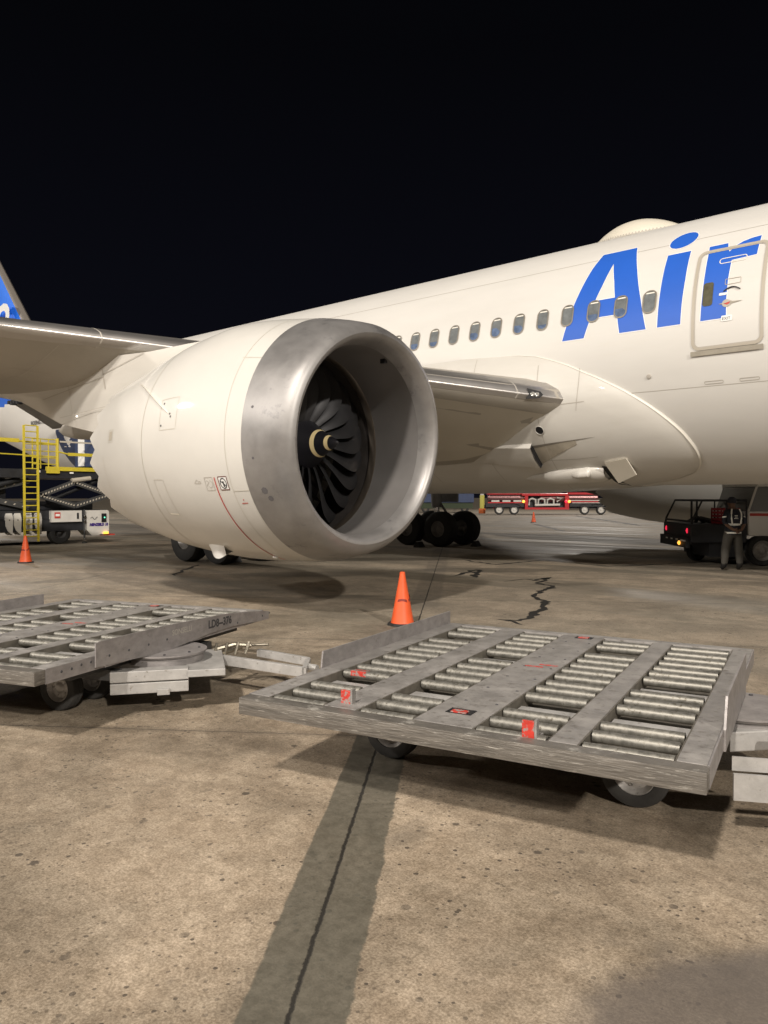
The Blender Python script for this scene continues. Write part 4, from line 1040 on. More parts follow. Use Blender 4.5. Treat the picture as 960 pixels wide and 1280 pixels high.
def steering(o, ang, cx, cy, dz):
    """turned steering carriage with its drawbar"""
    M = Matrix.Translation((cx, cy, 0)) @ Matrix.Rotation(R(ang), 4, 'Z'); MB = Matrix.Translation((0, 0, dz)) @ M
    bm = bmesh.new(); lathe(bm, [(.42, 0), (.42, .34), (.44, .36), (.452, .36), (.452, 0)], 40, M @ Matrix.Rotation(R(-90), 4, 'Y')); 
    lathe(bm, [(.36, .30), (.36, .33), (.415, .33), (.415, .30)], 40, M @ Matrix.Rotation(R(-90), 4, 'Y'))
    t_ = obj('turntable', bm, RAIL, o)
    for k in range(8):
        bm = bmesh.new(); a = 2 * PI * k / 8; lathe(bm, [(0, .014), (.008, .012), (.008, 0)], 6, M @ Matrix.Translation((.29 * math.cos(a), .29 * math.sin(a), .452)) @ Matrix.Rotation(R(-90), 4, 'Y'))
        obj('turntable_bolt', bm, DGREY, t_, smooth=False)
    bm = bmesh.new()
    if dz > 0: box(bm, -.30, .30, -.34, -.24, .20, .32, 0, .008, MB); box(bm, -.30, .30, .24, .34, .20, .32, 0, .008, MB); box(bm, .30, .40, -.36, .36, .22, .30, 0, .006, MB)
    else:
        box(bm, -.42, .20, -.50, -.36, .285, .375, 0, .008, MB); box(bm, -.42, .20, -.49, -.36, .185, .275, 0, .008, MB)
        box(bm, .18, .50, -.50, .36, .30, .36, 0, .006, MB); box(bm, -.42, .20, .36, .50, .20, .36, 0, .008, MB)
        box(bm, -.05, .05, -.52, .52, .17, .22, 0, .004, MB)
    cr = obj('steering_carriage', bm, PALE, o, smooth=False)
    return M, cr
def drawbar(o, a, b_, a2, b2):
    bm = bmesh.new(); beam(bm, a, b_, .05, .085, 0, .004); beam(bm, a2, b2, .05, .07, 0, .004)
    c = (Vector(b_) + Vector(b2)) / 2; d = (Vector(b_) - Vector(a)).normalized()
    beam(bm, b_, b2, .04, .06); tube(bm, [c, c + d * .12], .03, 8)
    db = obj('drawbar', bm, PALE, o, smooth=False)
    bm = bmesh.new(); m_ = Vector(a).lerp(Vector(a2), .5)
    tube(bm, [m_ + Vector((-.15, -.12, .06)), m_ + Vector((0, 0, .10)), m_ + Vector((.12, .1, .08))], .022, 8)
    for q in range(4): tube(bm, [m_ + Vector((-.12 + .08 * q, -.15 + .05 * q, .02)), m_ + Vector((-.10 + .08 * q, -.14 + .06 * q, .13))], .014, 8)
    tube(bm, [m_ + Vector((-.2, .1, .05)), m_ + Vector((.3, .12, .10))], .012, 8); tube(bm, [m_ + Vector((-.06, -.2, .03)), m_ + Vector((-.06, .22, .03))], .02, 8)
    obj('hitch_linkage', bm, mat('linkage_metal', (.35, .32, .26), .4, .8, var=.3, vscale=20), db)
d1 = dolly(3); pB = gpt(881, 965, DZ); d1.location = (pB.x, pB.y, 0); d1.rotation_euler = (0, 0, R(11.9)); d1.scale = (1.035, 1, 1)
tag(d1, 'grey roller-deck cargo dolly nearest the camera, red stops on its front edge', 'cargo dolly', 'roller-deck cargo dollies on the apron')
steering(d1, 38, .02, 1.78, .07)
bm = bmesh.new(); beam(bm, (.22, 1.35, .33), (1.5, 2.2, .30), .05, .09); beam(bm, (.62, 1.25, .33), (1.6, 2.0, .30), .05, .09)
box(bm, .05, .70, .98, 1.00, .20, .34, 0, 0, Matrix.Rotation(R(17), 4, 'Z') @ Matrix.Translation((.22, -.30, 0))); box(bm, .05, .5, .98, .99, .345, .42, 0, 0, Matrix.Rotation(R(17), 4, 'Z') @ Matrix.Translation((.22, -.26, 0)))
obj('drawbar', bm, PALE, d1, smooth=False)
d2 = dolly(9, .18, (2.0, .06), 1.32); pL = gpt(42, 840, DZ); d2.location = (pL.x, pL.y, 0); d2.rotation_euler = (0, 0, R(20))
tag(d2, 'grey roller-deck cargo dolly at the left edge, black number on its side rail', 'cargo dolly', 'roller-deck cargo dollies on the apron')
steering(d2, 35, -.02, 1.51, 0)
drawbar(d2, (.14, 1.95, .30), (1.23, 1.74, .30), (.45, 2.32, .30), (1.08, 2.13, .30))
# outer name plate rail of the left dolly
bm = bmesh.new(); pts = [(.57, DZ - .085), (.9, DZ - .10), (1.41, DZ - .125), (2.1, DZ - .078), (2.5, DZ - .072), (3.2, DZ - .105), (3.24, DZ - .10), (3.24, DZ - .02), (2.95, DZ + .02), (2.4, DZ + .072), (1.4, DZ + .105), (.62, DZ + .11), (.57, DZ + .10)]
A = [bm.verts.new((.030, y, z)) for y, z in pts]; B = [bm.verts.new((.042, y, z)) for y, z in pts]; bm.faces.new(A); bm.faces.new(B[::-1])
for i in range(len(pts)): bm.faces.new((A[i], A[(i + 1) % len(pts)], B[(i + 1) % len(pts)], B[i]))
nr = obj('number_rail', bm, RAIL, d2, smooth=False)
text_on('rail_number', 'LD8--376', .105, frame_m((.0445, 2.08, DZ - .025), (0, 1, -.02), (0, .02, 1)), DGREY, nr, bold=.004)
text_on('rail_stamp', 'SONSELLI', .07, frame_m((.0445, 1.52, DZ + .0), (0, 1, 0), (0, 0, 1)), SEAM, nr, bold=.001)
for y, z in ((.25, -.03), (.35, -.03), (.45, -.02), (.55, -.02), (.72, 0), (.95, 0), (1.2, 0), (1.45, .0), (2.1, -.0), (2.6, -.03), (3.1, .0), (3.25, .01)):
    bm = bmesh.new(); lathe(bm, [(0, .011), (.003, .009), (.003, 0)], 8, Matrix.Translation((.0425 if y > .6 else .011, y, DZ + (-.02 if y < 2.9 else -.05) + z)))
    obj('rail_bolt', bm, DGREY, d2, smooth=False)

# ------------------------------------------------------------------ cargo loader at the aft hold
ld = tag(empty('cargo_loader', (-28.6, -4.5, 0)), 'scissor-lift cargo loader with yellow railings beneath the raised rear fuselage', 'cargo loader')
def LP(bm, name, mats, parent=None, **k):
    for v in bm.verts: v.co -= Vector((-28.6, -4.5, 0))
    return obj(name, bm, mats, parent or ld, **k)
bm = bmesh.new(); box(bm, -31.2, -28.45, -10.5, -2.35, .50, .95); box(bm, -31.0, -28.5, -10.4, -2.3, .96, 1.28); LP(bm, 'chassis', DARKM, smooth=False)
def yz_panel(bm, pts, x0, x1, mi=0):
    A = [bm.verts.new((x0, y, z)) for y, z in pts]; B = [bm.verts.new((x1, y, z)) for y, z in pts]
    f = bm.faces.new(A); f.material_index = mi; f = bm.faces.new(B[::-1]); f.material_index = mi
    for i in range(len(pts)): f = bm.faces.new((A[i], A[(i + 1) % len(pts)], B[(i + 1) % len(pts)], B[i])); f.material_index = mi
bm = bmesh.new(); yz_panel(bm, [(-3.22, .50), (-3.02, .28), (-2.33, .28), (-2.30, .5), (-2.30, 1.22), (-2.36, 1.27), (-3.18, 1.27), (-3.24, 1.22)], -29.1, -28.30)
cb = LP(bm, 'control_cabinet', LWHITE, smooth=False)
bm = bmesh.new(); box(bm, -28.299, -28.27, -2.62, -2.42, .80, 1.14); LP(bm, 'cabinet_window', BLACK, cb, smooth=False)
bm = bmesh.new(); lathe(bm, [(0, .03), (.02, .02), (.02, 0)], 10, frame_m((-28.27, -2.50, .98), (1, 0, 0), (0, 1, 0))); LP(bm, 'indicator_light', LAMPG, cb)
bm = text_bm('MENZIELD 10', .14, .2, .012)
wmax = max(v.co.x for v in bm.verts)
for v in bm.verts: v.co = Vector((-28.29, -3.12 + v.co.x * .78 / wmax, .66 + v.co.y))
LP(bm, 'cabinet_lettering', PURPLE, cb, smooth=False)
bm = bmesh.new(); tube(bm, [(-28.28, -3.08 + .28 * k / 8, .96 + .05 * math.sin(k)) for k in range(9)], .010, 5); LP(bm, 'cabinet_emblem', DGREY, cb)
bm = bmesh.new(); box(bm, -28.32, -28.22, -2.55, -2.36, .33, .42, 0, .01); LP(bm, 'marker_lamp', LAMPO, cb)
bm = bmesh.new(); box(bm, -28.6, -28.3, -2.70, -2.05, .27, .32); LP(bm, 'red_bumper', RED, smooth=False)
bm = bmesh.new(); yz_panel(bm, [(-4.62, .84), (-3.42, .84), (-3.42, 1.27), (-4.62, 1.27)], -28.6, -28.32)
mp_ = LP(bm, 'side_panel', LWHITE, smooth=False)
bm = bmesh.new(); box(bm, -28.319, -28.30, -4.50, -4.28, .99, 1.21); LP(bm, 'red_label', RED, mp_, smooth=False)
bm = bmesh.new(); box(bm, -28.319, -28.30, -3.62, -3.55, .95, 1.18); LP(bm, 'panel_slot', BLACK, mp_, smooth=False)
bm = bmesh.new(); box(bm, -28.299, -28.29, -4.47, -4.31, 1.06, 1.15, 0); LP(bm, 'label_mark', WHITE, mp_, smooth=False)
M = Matrix.Translation((-28.62, -4.20, .42)) @ Matrix.Rotation(0, 4, 'Z')
w = LP(wheel_bm(.42, .34, .2, 36, Matrix.Translation((-28.62, -4.20, .42))), 'wheel', RUBBER); LP(rim_bm(.34, .2, 26, Matrix.Translation((-28.62, -4.20, .42))), 'rim', DARKG, w)
w = LP(wheel_bm(.42, .34, .2, 36, Matrix.Translation((-28.62, -8.6, .42))), 'wheel', RUBBER)
bm = bmesh.new(); tube(bm, [(-28.30, -3.33, .08), (-28.30, -3.33, 1.3)], .035, 8); lathe(bm, [(0, .1), (.05, .1)], 12, Matrix.Translation((-28.3, -3.33, 0)) @ Matrix.Rotation(R(-90), 4, 'Y')); st_ = LP(bm, 'stabiliser_leg', DARKG)
for z in (1.02, .84, .14): 
    bm = bmesh.new(); lathe(bm, [(-.03, 0), (-.02, .05), (.03, .06), (.05, 0)], 12, Matrix.Translation((-28.27, -3.33, z))); LP(bm, 'round_lamp', CHROME, st_)
# white curved tanks to the left
for y in (-6.25, -5.95, -5.55, -5.2):
    bm = bmesh.new(); yz_panel(bm, [(y, .75), (y + .08, .55), (y + .24, .40), (y + .26, 1.0), (y + .22, 1.20), (y + .04, 1.20), (y, 1.1)], -28.9, -28.40); t_ = LP(bm, 'white_tank', LWHITE, smooth=False)
    bm = bmesh.new(); lathe(bm, [(0, .025), (.01, .02), (.01, 0)], 8, Matrix.Translation((-28.399, y + .13, .95))); LP(bm, 'tank_cap', DGREY, t_)
# scissors with row of bright slots
def scis(y0, z0, y1, z1, x):
    bm = bmesh.new(); beam(bm, (x, y0, z0), (x, y1, z1), .10, .20, 0); n_ = 13; d = Vector((0, y1 - y0, z1 - z0))
    dn = d.normalized()
    for k in range(n_):
        u = (k + .7) / (n_ + .4); p = Vector((x + .056, y0, z0)) + d * u; q = Vector((0, dn.y, dn.z)); r = Vector((0, -dn.z, dn.y))
        f = bm.faces.new([bm.verts.new(v) for v in (p - q * .045 - r * .03, p + q * .015 - r * .03, p + q * .045 + r * .03, p - q * .015 + r * .03)])
        f.material_index = 1
    LP(bm, 'scissor_arm', [DARKG, BEIGE], smooth=False)
scis(-4.95, 1.85, -3.45, 2.42, -28.5); scis(-3.6, 2.35, -2.2, 1.90, -28.5); scis(-5.0, 1.85, -3.6, 1.45, -28.5); scis(-3.6, 1.45, -1.9, 1.95, -28.5)
scis(-9.5, 1.4, -5.2, 2.4, -28.9); scis(-9.5, 2.4, -5.2, 1.4, -28.9)
bm = bmesh.new(); tube(bm, [(-28.45, -3.75, 2.42), (-28.45, -3.0, 2.52)], .09, 10); LP(bm, 'hydraulic_cylinder', BEIGE)
bm = bmesh.new(); box(bm, -30.9, -29.0, -9.8, -2.6, 1.29, 1.62, 0, .04); box(bm, -30.6, -29.2, -9.0, -5.9, 1.63, 2.49, 0, .04); tube(bm, [(-28.8, -8.5, 1.6), (-28.8, -5.6, 2.45)], .11, 10); tube(bm, [(-28.75, -4.6, 1.62), (-28.75, -2.5, 2.45)], .08, 10); LP(bm, 'lift_machinery', DARKM)
bm = bmesh.new(); box(bm, -31.2, -28.5, -10.6, -1.6, 2.50, 2.82); pf = LP(bm, 'platform', DARKM, smooth=False)
bm = bmesh.new(); box(bm, -28.49, -28.42, -4.75, -1.6, 2.78, 2.93); LP(bm, 'platform_edge', YEL, pf, smooth=False)
bm = bmesh.new(); box(bm, -28.41, -28.40, -3.85, -3.7, 2.68, 2.74); box(bm, -28.41, -28.40, -5.1, -4.98, 2.70, 2.78); LP(bm, 'platform_marker', WHITE, pf, smooth=False)
def rl(bm, a, b_, r=.024): tube(bm, [a, b_], r, 8)
bm = bmesh.new()
box(bm, -28.50, -28.40, -6.55, -5.75, 3.78, 3.92); rl(bm, (-28.45, -6.5, 3.86), (-28.45, -4.3, 3.78), .035); rl(bm, (-28.45, -6.5, 2.85), (-28.45, -6.5, 3.86), .045)
rl(bm, (-28.45, -6.5, 3.35), (-28.45, -4.3, 3.3))
for y in (-5.25, -4.95, -4.65, -4.35): rl(bm, (-28.45, y, 2.85), (-28.45, y, 3.95))
for z in (3.02, 3.25, 3.5, 3.75, 3.95): rl(bm, (-28.45, -5.25, z), (-28.45, -4.3, z), .02)
rl(bm, (-28.45, -4.3, 2.8), (-28.45, -4.3, 4.0), .05)
box(bm, -28.44, -28.38, -4.75, -4.25, 2.68, 2.92)
LP(bm, 'guard_rail', YEL)
bm = bmesh.new(); box(bm, -28.44, -28.40, -3.9, -1.6, 3.36, 3.48); rl(bm, (-28.42, -3.9, 3.42), (-28.42, -4.3, 3.5), .03); LP(bm, 'guide_rail', YEL, smooth=False)
bm = bmesh.new(); box(bm, -28.5, -28.45, -4.2, -1.6, 3.86, 3.92); LP(bm, 'upper_rail', BEIGE, smooth=False)
bm = bmesh.new(); lx = -28.18
for y in (-5.68, -5.18): box(bm, lx - .03, lx + .03, y - .035, y + .035, .15, 4.40)
for k in range(19): z = .35 + .225 * k; tube(bm, [(lx, -5.65, z), (lx, -5.2, z)], .020, 8)
LP(bm, 'ladder', YEL, smooth=False)
# unit load in the doorway
u1 = tag(empty('air_cargo_container', (-29.6, -2.6, 2.9)), 'white and dark blue air cargo container standing in the open rear hold', 'cargo container')
bm = bmesh.new()
for v in box(bm, -.9, .9, -.55, .5, .02, 1.45, bev=.03): pass
obj('container_body', bm, BLUED, u1, smooth=False)
bm = bmesh.new(); box(bm, -.55, -.10, -.60, -.551, .06, 1.2, 0, .01); box(bm, .901, .93, -.30, .05, .05, 1.1, 0, .01); box(bm, -.9, .9, -.62, -.551, 1.21, 1.42, 0, .01); box(bm, .901, .94, -.54, .5, 1.15, 1.44, 0, .01); obj('container_panel', bm, WHITE, u1, smooth=False)
u1.location = (-28.95, -2.35, 2.95)

# ------------------------------------------------------------------ fuel tanker far behind
tk = empty('fuel_tanker'); tp = gpt(608, 643.5); tk.location = (tp.x, tp.y, 0); tk.rotation_euler = (0, 0, math.atan2(RT.y, RT.x))
tag(tk, 'red and silver fuel tanker truck far behind the belly, lit marker lamps', 'fuel tanker')
bm = bmesh.new(); q = [(0.1, .55), (.1, 1.9), (.35, 2.15), (4.0, 2.15), (4.3, 1.95), (4.9, 1.95), (5.2, 2.2), (11.3, 2.2), (11.6, 1.9), (11.6, 1.15)]
for x0, x1 in ((.2, 4.4), (5.4, 11.4)):
    lathe(bm, [(0, 0), (.05, .35), (.2, .5), (x1 - x0 - .2, .5), (x1 - x0 - .05, .35), (x1 - x0, 0)], 20, Matrix.Translation((x0, 1.1, 1.66)))
obj('tank', bm, TSIL, tk)
bm = bmesh.new(); box(bm, 3.6, 8.2, .30, 2.1, 1.88, 2.12, 0, .05); box(bm, 3.9, 8.3, .35, 2.1, .52, .72); box(bm, 3.9, 4.2, .35, 2.1, .7, 1.9); box(bm, 7.9, 8.3, .35, 2.1, .7, 1.9); box(bm, .2, 3.6, .5, 1.7, 2.02, 2.20); box(bm, 8.3, 11.3, .6, 1.6, 2.02, 2.22); box(bm, .2, 3.6, .37, .41, 1.16, 1.27); box(bm, 8.4, 11.6, .36, .40, 1.24, 1.36); obj('red_bodywork', bm, TRED, tk, smooth=False)
bm = bmesh.new(); box(bm, 3.9, 8.2, .9, 2.0, .72, 1.85); box(bm, 0, 12.2, .7, 1.8, .62, .95); box(bm, .0, 3.8, .40, .9, .75, 1.15); box(bm, 8.4, 11.7, .40, .9, .8, 1.15); obj('chassis', bm, DARKM, tk, smooth=False)
bm = bmesh.new()
for x in (4.35, 5.25, 6.15): tube(bm, [(x, .55, .95), (x, .5, 1.5), (x + .3, .5, 1.62), (x + .65, .5, 1.5), (x + .65, .55, .95)], .10, 8)
tube(bm, [(4.9, .45, .95), (7.4, .45, 1.0)], .12, 8); tube(bm, [(7.1, .5, 1.3), (7.6, .5, 1.6), (7.1, .5, 1.7)], .09, 8); obj('hose_piping', bm, TSIL if False else LWHITE, tk)
bm = bmesh.new()
for x in (.55, 1.65, 2.75):
    b2 = bmesh.new(); box(b2, x, x + .8, .36, .42, 1.28, 1.45, 0, .02); obj('side_locker', b2, LWHITE, tk, smooth=False)
box(bm, 8.4, 11.6, .36, .40, 1.38, 1.46); b2 = bmesh.new(); box(b2, 8.6, 11.4, .36, .40, 1.16, 1.22); obj('lower_trim', b2, LWHITE, tk, smooth=False); obj('white_trim', bm, LWHITE, tk, smooth=False); bm = bmesh.new(); box(bm, 10.5, 12.9, .4, .6, .92, 1.05); obj('rear_bar', bm, LWHITE, tk, smooth=False)
for x in (1.35, 2.85, 9.9, 11.55):
    if x > 11: x = 11.55
    M = Matrix.Translation((x, .62, .48)) @ YM; w = obj('wheel', wheel_bm(.48, .34, .28, 28, M), RUBBER, tk); obj('rim', rim_bm(.36, .28, 20, M), LWHITE, w)
for x0 in (.75, 9.25):
    bm = bmesh.new(); P = [[(x0 + 1.4 - 1.35 * math.cos(PI * k / 12), .3 + dy, .62 + .52 * math.sin(PI * k / 12) ** .6) for k in range(13)] for dy in (0, .5)]; grid(bm, P); obj('mudguard', bm, TRED if x0 < 1 else DARKG, tk)
for x, m_ in ((3.75, LAMPO), (8.0, LAMPR), (8.3, LAMPO), (12.0, LAMPY), (12.35, WHITE)):
    bm = bmesh.new(); lathe(bm, [(-.1, 0), (-.05, .14), (.08, .14), (.1, 0)], 12, Matrix.Translation((x, .33, 1.32 if x < 12.2 else 1.75)) @ YM); obj('marker_lamp', bm, m_, tk)
pp = gpt(602.6, 642); pt = tag(empty('marker_post', (pp.x, pp.y, 0)), 'yellow-green post with orange foot standing left of the red tanker', 'post')
bm = bmesh.new(); box(bm, -.18, .18, -.18, .18, .55, 1.95, 0, .02); obj('post_shaft', bm, mat('post_yellow_green', (.55, .52, .12), .5), pt); bm = bmesh.new(); box(bm, -.3, .3, -.2, .2, .02, .54, 0, .03); obj('post_foot', bm, mat('post_orange', (.6, .14, .03), .5), pt)
bm = bmesh.new(); box(bm, -.15, .15, -.15, .15, 1.951, 2.1, 0, .03); obj('post_cap', bm, LWHITE, pt)
# dark blue high-loader parked behind the wheels
pv = gpt(560, 641); dv = tag(empty('parked_box_truck', (pv.x, pv.y, 0), math.atan2(RT.y, RT.x)), 'dark blue box truck in shadow beyond the main wheels', 'truck')
bm = bmesh.new(); box(bm, -4.6, 2.9, 0, 2.3, 1.15, 2.75, 0, .05); obj('box_body', bm, BLUED, dv, smooth=False)
bm = bmesh.new(); box(bm, -4.6, 2.8, .2, 2.1, .5, 1.12); obj('chassis', bm, mat('dark_green_skirt', (.03, .045, .02), .7), dv, smooth=False)
for x in (-3.6, -2.5, 1.9):
    M = Matrix.Translation((x, .35, .45)) @ YM; obj('wheel', wheel_bm(.45, .3, .22, 20, M), RUBBER, dv)

# ------------------------------------------------------------------ service truck at the right edge
sp0 = CP + FWH * 19.95 + RT * 8.42; tr = empty('service_truck', (sp0.x, sp0.y, 0), math.atan2(RT.y, RT.x) + R(-4))
tag(tr, 'open-bed service truck with dark pipe rack and white cab behind the standing worker', 'truck')
bm = bmesh.new(); box(bm, -.42, 1.0, .05, 2.5, .60, 1.08, 0, .03); box(bm, -.5, -.4, .2, 2.55, .45, .72, 0, .01); box(bm, .1, .8, .2, 2.3, .22, .58); box(bm, .2, 4.2, .4, 2.1, .42, .60)
obj('truck_bed', bm, DARKM, tr, smooth=False)
bm = bmesh.new()
for y in (.12, 2.42):
    tube(bm, [(-.38, y, 1.08), (-.36, y, 1.2), (-.12, y, 1.70), (1.0, y, 1.70), (1.0, y, 1.05)], .03, 8); tube(bm, [(.5, y, 1.08), (.5, y, 1.70)], .028, 8)
for x, z in ((-.37, 1.15), (-.12, 1.70), (1.0, 1.70)): tube(bm, [(x, .12, z), (x, 2.42, z)], .028, 8)
tube(bm, [(-.02, 1.27, 1.08), (-.02, 1.27, 1.70)], .03, 8)
obj('pipe_rack', bm, DARKM, tr)
bm = bmesh.new(); box(bm, 1.02, 3.6, .02, 2.52, .78, 1.42, 0, .05); obj('cab_body', bm, WHITE, tr)
bm = bmesh.new(); P0 = [(1.05, 1.42), (1.25, 2.05), (3.1, 2.05), (3.6, 1.42)]
A = [bm.verts.new((x, .08, z)) for x, z in P0]; B = [bm.verts.new((x, 2.46, z)) for x, z in P0]; bm.faces.new(A); bm.faces.new(B[::-1])
for i in range(4): bm.faces.new((A[i], A[(i + 1) % 4], B[(i + 1) % 4], B[i]))
obj('cab_glass', bm, mat('cab_glass', (.13, .13, .12), .15), tr, smooth=False)
bm = bmesh.new(); box(bm, 1.25, 3.1, .05, 2.5, 2.06, 2.14, 0, .02); tube(bm, [(1.03, .06, 1.42), (1.24, .06, 2.08)], .03, 8); obj('cab_roof', bm, LWHITE, tr)
bm = bmesh.new(); box(bm, 1.05, 1.6, .0, .018, 1.30, 1.37); obj('red_stripe', bm, RED, tr, smooth=False)
for x, y in ((1.40, .16), (1.40, 2.3), (3.2, .16)):
    M = Matrix.Translation((x, y, .40)) @ YM; w = obj('wheel', wheel_bm(.40, .28, .24, 36, M), RUBBER, tr); obj('rim', rim_bm(.28, .24, 26, M, 6), RIML, w)
M = Matrix.Translation((.25, 1.7, .25)) @ YM; w = obj('wheel', wheel_bm(.25, .2, .13, 24, M), RUBBER, tr); obj('rim', rim_bm(.2, .13, 18, M, 4), DARKG, w)
for y in (.35, 2.2):
    bm = bmesh.new(); lathe(bm, [(-.03, 0), (0, .045), (.03, .04), (.035, 0)], 12, Matrix.Translation((-.435, y, .90)) @ Matrix.Diagonal((1, .9, 1.6, 1))); obj('tail_light', bm, LAMPR, tr)
bm = bmesh.new()
for y in (.9, 1.35, 1.8): box(bm, -.512, -.501, y, y + .16, .62, .66)
box(bm, -.512, -.501, .25, .62, .62, .66); obj('reflector', bm, WHITE, tr, smooth=False)
bm = bmesh.new(); lathe(bm, [(-.04, 0), (0, .06), (.04, .05), (.05, 0)], 12, Matrix.Translation((-.53, .72, .56))); obj('amber_lamp', bm, LAMPO, tr)
bm = bmesh.new()
for k in range(3): tube(bm, [(.1 + .1 * k, 1.9 - .3 * k, 1.10), (.2, 1.6 - .2 * k, 1.22), (.35 + .1 * k, 1.3 - .3 * k, 1.10)], .05, 8)
obj('bundled_hose', bm, DARKG, tr)
cr_ = tag(empty('red_crate', (0, 0, 0)), 'red plastic crate in the truck bed beside the worker', 'crate')
cw = tr.matrix_basis @ Vector((.62, .55, 1.085)); cr_.location = cw; cr_.rotation_euler = (0, 0, math.atan2(RT.y, RT.x))
bm = bmesh.new(); box(bm, -.22, .25, -.3, .3, 0, .05)
for z in (.08, .17, .26, .35): 
    for (a, b_, c, d) in ((-.22, .25, -.3, -.28), (-.22, .25, .28, .3), (-.22, -.2, -.279, .279), (.23, .25, -.279, .279)): box(bm, a, b_, c, d, z, z + .06)
obj('crate_slats', bm, CRIM, cr_, smooth=False)
bm = bmesh.new()
for x in (-.225, -.06, .10, .245): box(bm, x - .02, x + .02, -.31, -.301, .0, .42); box(bm, x - .02, x + .02, .301, .31, .0, .42)
obj('crate_ribs', bm, mat('crate_dark', (.2, .01, .015), .5), cr_, smooth=False)

# ------------------------------------------------------------------ ground worker, back turned to the camera
def skin_body(verts, edges, radii, name, mats, parent, root=0, lvl=2):
    me = bpy.data.meshes.new(name); me.from_pydata(verts, edges, []); o = bpy.data.objects.new(name, me); COL.objects.link(o)
    for k in mats: me.materials.append(k)
    sk = o.modifiers.new('skin', 'SKIN'); sk.use_smooth_shade = True
    for i, r in enumerate(radii):
        v = me.skin_vertices[0].data[i]; v.radius = r if isinstance(r, tuple) else (r, r); v.use_root = (i == root)
    ss = o.modifiers.new('sub', 'SUBSURF'); ss.levels = lvl; ss.render_levels = lvl
    dg = bpy.context.evaluated_depsgraph_get(); me2 = bpy.data.meshes.new_from_object(o.evaluated_get(dg))
    bpy.data.objects.remove(o); o = bpy.data.objects.new(name, me2); COL.objects.link(o)
    if parent: o.parent = parent
    for p in me2.polygons: p.use_smooth = True
    return o
SKINM = mat('skin', (.14, .075, .045), .55); TROU = mat('grey_trousers', (.065, .06, .05), .8, var=.15, vscale=12); VEST = mat('navy_vest', (.012, .014, .024), .7, var=.2, vscale=10); BOOT = mat('dark_boots', (.012, .011, .010), .6); REFL = mat('reflective_band', (.80, .80, .74), .4)
pw = gpt(915.5, 713); person = tag(empty('person', (pw.x, pw.y, 0)), 'worker in dark cap and reflective vest, hands together behind the back', 'person')
person.rotation_euler = (0, 0, math.atan2(RT.y, RT.x)); person.rotation_euler.z += R(8)
# local: x = right of the picture, y = away from the camera (the way the worker faces), z = up
V_ = [(0, 0, .98), (0, .0, 1.12), (0, -.01, 1.28), (0, -.01, 1.42), (0, .02, 1.52), (0, .05, 1.60), (0, .06, 1.70),
      (.11, 0, .90), (.17, .02, .52), (.195, .0, .13), (.205, .10, .045),
      (-.11, 0, .90), (-.17, .03, .52), (-.215, .0, .13), (-.235, .10, .045),
      (.17, -.01, 1.43), (.29, -.06, 1.19), (.13, -.17, 1.00), (.05, -.185, .965),
      (-.17, -.01, 1.43), (-.29, -.06, 1.19), (-.13, -.17, 1.02), (-.05, -.20, .985)]
E_ = [(0, 1), (1, 2), (2, 3), (3, 4), (4, 5), (5, 6), (0, 7), (7, 8), (8, 9), (9, 10), (0, 11), (11, 12), (12, 13), (13, 14), (3, 15), (15, 16), (16, 17), (17, 18), (3, 19), (19, 20), (20, 21), (21, 22)]
Rr = [(.165, .12), (.15, .11), (.17, .12), (.16, .10), (.058, .058), (.085, .095), (.078, .095), (.125, .125), (.108, .108), (.072, .08), (.055, .05), (.125, .125), (.108, .108), (.072, .08), (.055, .05), (.075, .07), (.05, .05), (.036, .036), (.04, .022), (.075, .07), (.05, .05), (.036, .036), (.04, .022)]
body = skin_body(V_, E_, Rr, 'body', [SKINM, TROU, VEST, BOOT], person)
for p in body.data.polygons:
    c = p.center
    p.material_index = 3 if c.z < .17 else 1 if (c.z < .98 and not (c.y < -.13 and abs(c.x) < .25 and c.z > .9)) else 2 if (c.z < 1.50 and not (abs(c.x) > .10 and c.y < -.10 and c.z < 1.14) and not (c.y < -.13 and c.z < 1.06)) else 0
bm = bmesh.new()
def closed(name, rows, mt):
    bm = bmesh.new(); grid(bm, rows, loopv=True); return obj(name, bm, mt, person)
def ell(z, a, b_, cy=0, n=24, cx=0): return [(cx + a * math.cos(2 * PI * k / n), cy + b_ * math.sin(2 * PI * k / n), z) for k in range(n)]
closed('jacket', [ell(.88, .195, .155), ell(.90, .20, .16), ell(1.0, .19, .15), ell(1.12, .178, .138), ell(1.28, .20, .142, -.01), ell(1.40, .205, .13, -.01), ell(1.46, .17, .105, 0), ell(1.50, .09, .08, .01)], VEST)
closed('waist_stripe', [ell(1.10, .1815, .1415), ell(1.135, .184, .142), ell(1.15, .186, .1425)], REFL)
closed('hem_stripe', [ell(.905, .2035, .1635), ell(.945, .2000, .160)], REFL)
for sx_ in (-1, 1):
    bm = bmesh.new(); tube(bm, [(sx_ * .10, -.11, 1.50), (sx_ * .13, -.145, 1.40), (sx_ * .13, -.152, 1.28), (sx_ * .11, -.150, 1.14)], .018, 6); obj('shoulder_stripe', bm, REFL, person)
    bm = bmesh.new(); M_ = frame_m((sx_ * .235, -.035, 1.305), (sx_ * .12, -.05, -.24), (1, 0, 0)); lathe(bm, [(-.015, .066), (.02, .063)], 16, M_); obj('sleeve_stripe', bm, REFL, person)
bm = bmesh.new()
for z, w in ((1.335, .10), (1.30, .07), (1.265, .12)):
    for k in range(int(w / .022)): x = -w / 2 + k * .022; box(bm, x, x + .014, -.158, -.152, z, z + .016)
obj('back_print', bm, REFL, person, smooth=False)
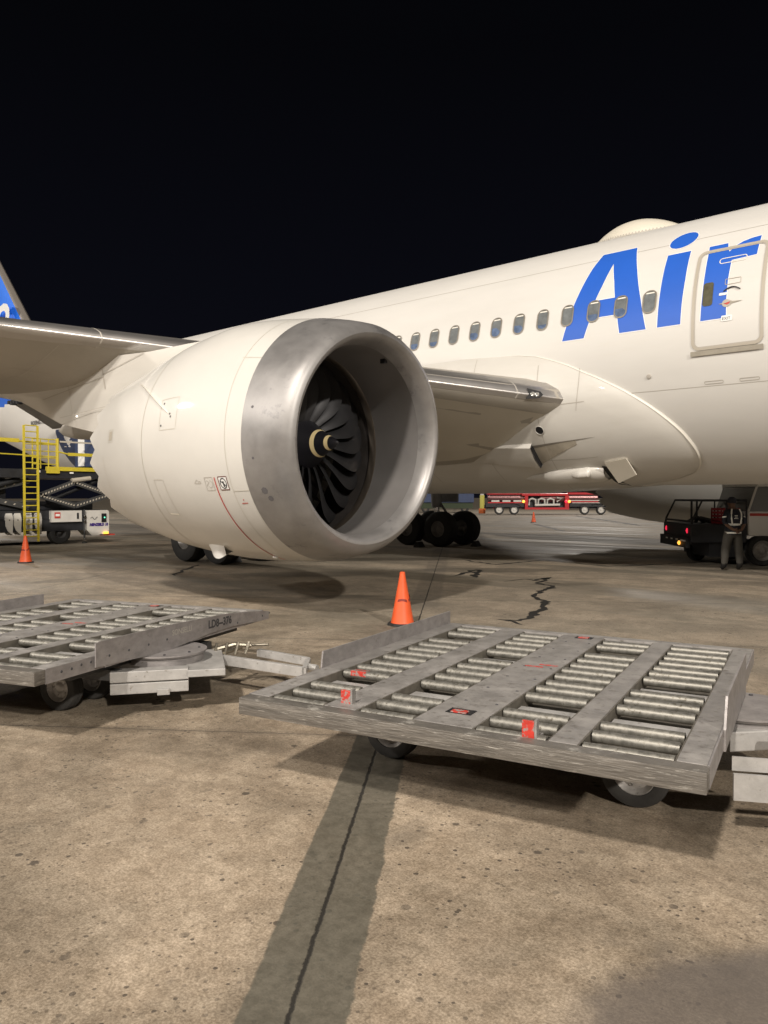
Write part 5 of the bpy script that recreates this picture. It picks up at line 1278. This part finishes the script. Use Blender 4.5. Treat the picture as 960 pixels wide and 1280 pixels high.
bm = bmesh.new(); lathe(bm, [(1.64, .098), (1.70, .102), (1.76, .09), (1.79, .05), (1.80, 0)], 24, Matrix.Translation((0, .055, 0)) @ Matrix.Rotation(R(-90), 4, 'Y'))
P = [[(.075 * math.cos(a), .13 + .0 + .02, 1.685) for a in [PI * k / 8 for k in range(9)]], [(.085 * math.cos(a), .15 + .09 * math.sin(a), 1.665) for a in [PI * k / 8 for k in range(9)]]]
grid(bm, P); obj('cap', bm, VEST, person)
for sx_ in (-1, 1):
    bm = bmesh.new(); lathe(bm, [(-.012, 0), (-.01, .025), (.012, .022), (.014, 0)], 12, Matrix.Translation((sx_ * .088, .055, 1.635)) @ Matrix.Diagonal((1, .7, 1.2, 1))); obj('ear', bm, SKINM, person)
bm = bmesh.new(); tube(bm, [(0, .145, 1.64), (0, .172, 1.615), (0, .148, 1.605)], [.010, .016, .012], 8); obj('nose', bm, SKINM, person)
for sx_ in (-1, 1):
    bm = bmesh.new(); lathe(bm, [(0, .011), (.006, 0)], 10, frame_m((sx_ * .033, .138, 1.645), (0, 1, 0), (1, 0, 0))); obj('eye', bm, BLACK, person)
bm = bmesh.new(); box(bm, -.025, .025, .135, .145, 1.580, 1.588); obj('mouth', bm, mat('lips', (.12, .04, .03), .5), person, smooth=False)
for sx_, base in ((1, (.05, -.188, .965)), (-1, (-.05, -.202, .985))):
    bx, by, bz = base
    for k in range(4):
        z0 = bz - .033 + .019 * k; L_ = (.070, .082, .086, .074)[k]
        skin_body([(bx + sx_ * .01, by, z0), (bx - sx_ * L_ * .5, by - .012, z0 - .008), (bx - sx_ * L_ * .85, by - .004, z0 - .016), (bx - sx_ * L_, by + .012, z0 - .020)], [(0, 1), (1, 2), (2, 3)], [.0095, .009, .008, .007], 'finger', [SKINM], person, 0, 1)
    skin_body([(bx + sx_ * .03, by - .005, bz + .02), (bx - sx_ * .005, by - .025, bz + .048), (bx - sx_ * .03, by - .022, bz + .055)], [(0, 1), (1, 2)], [.011, .010, .008], 'thumb', [SKINM], person, 0, 1)
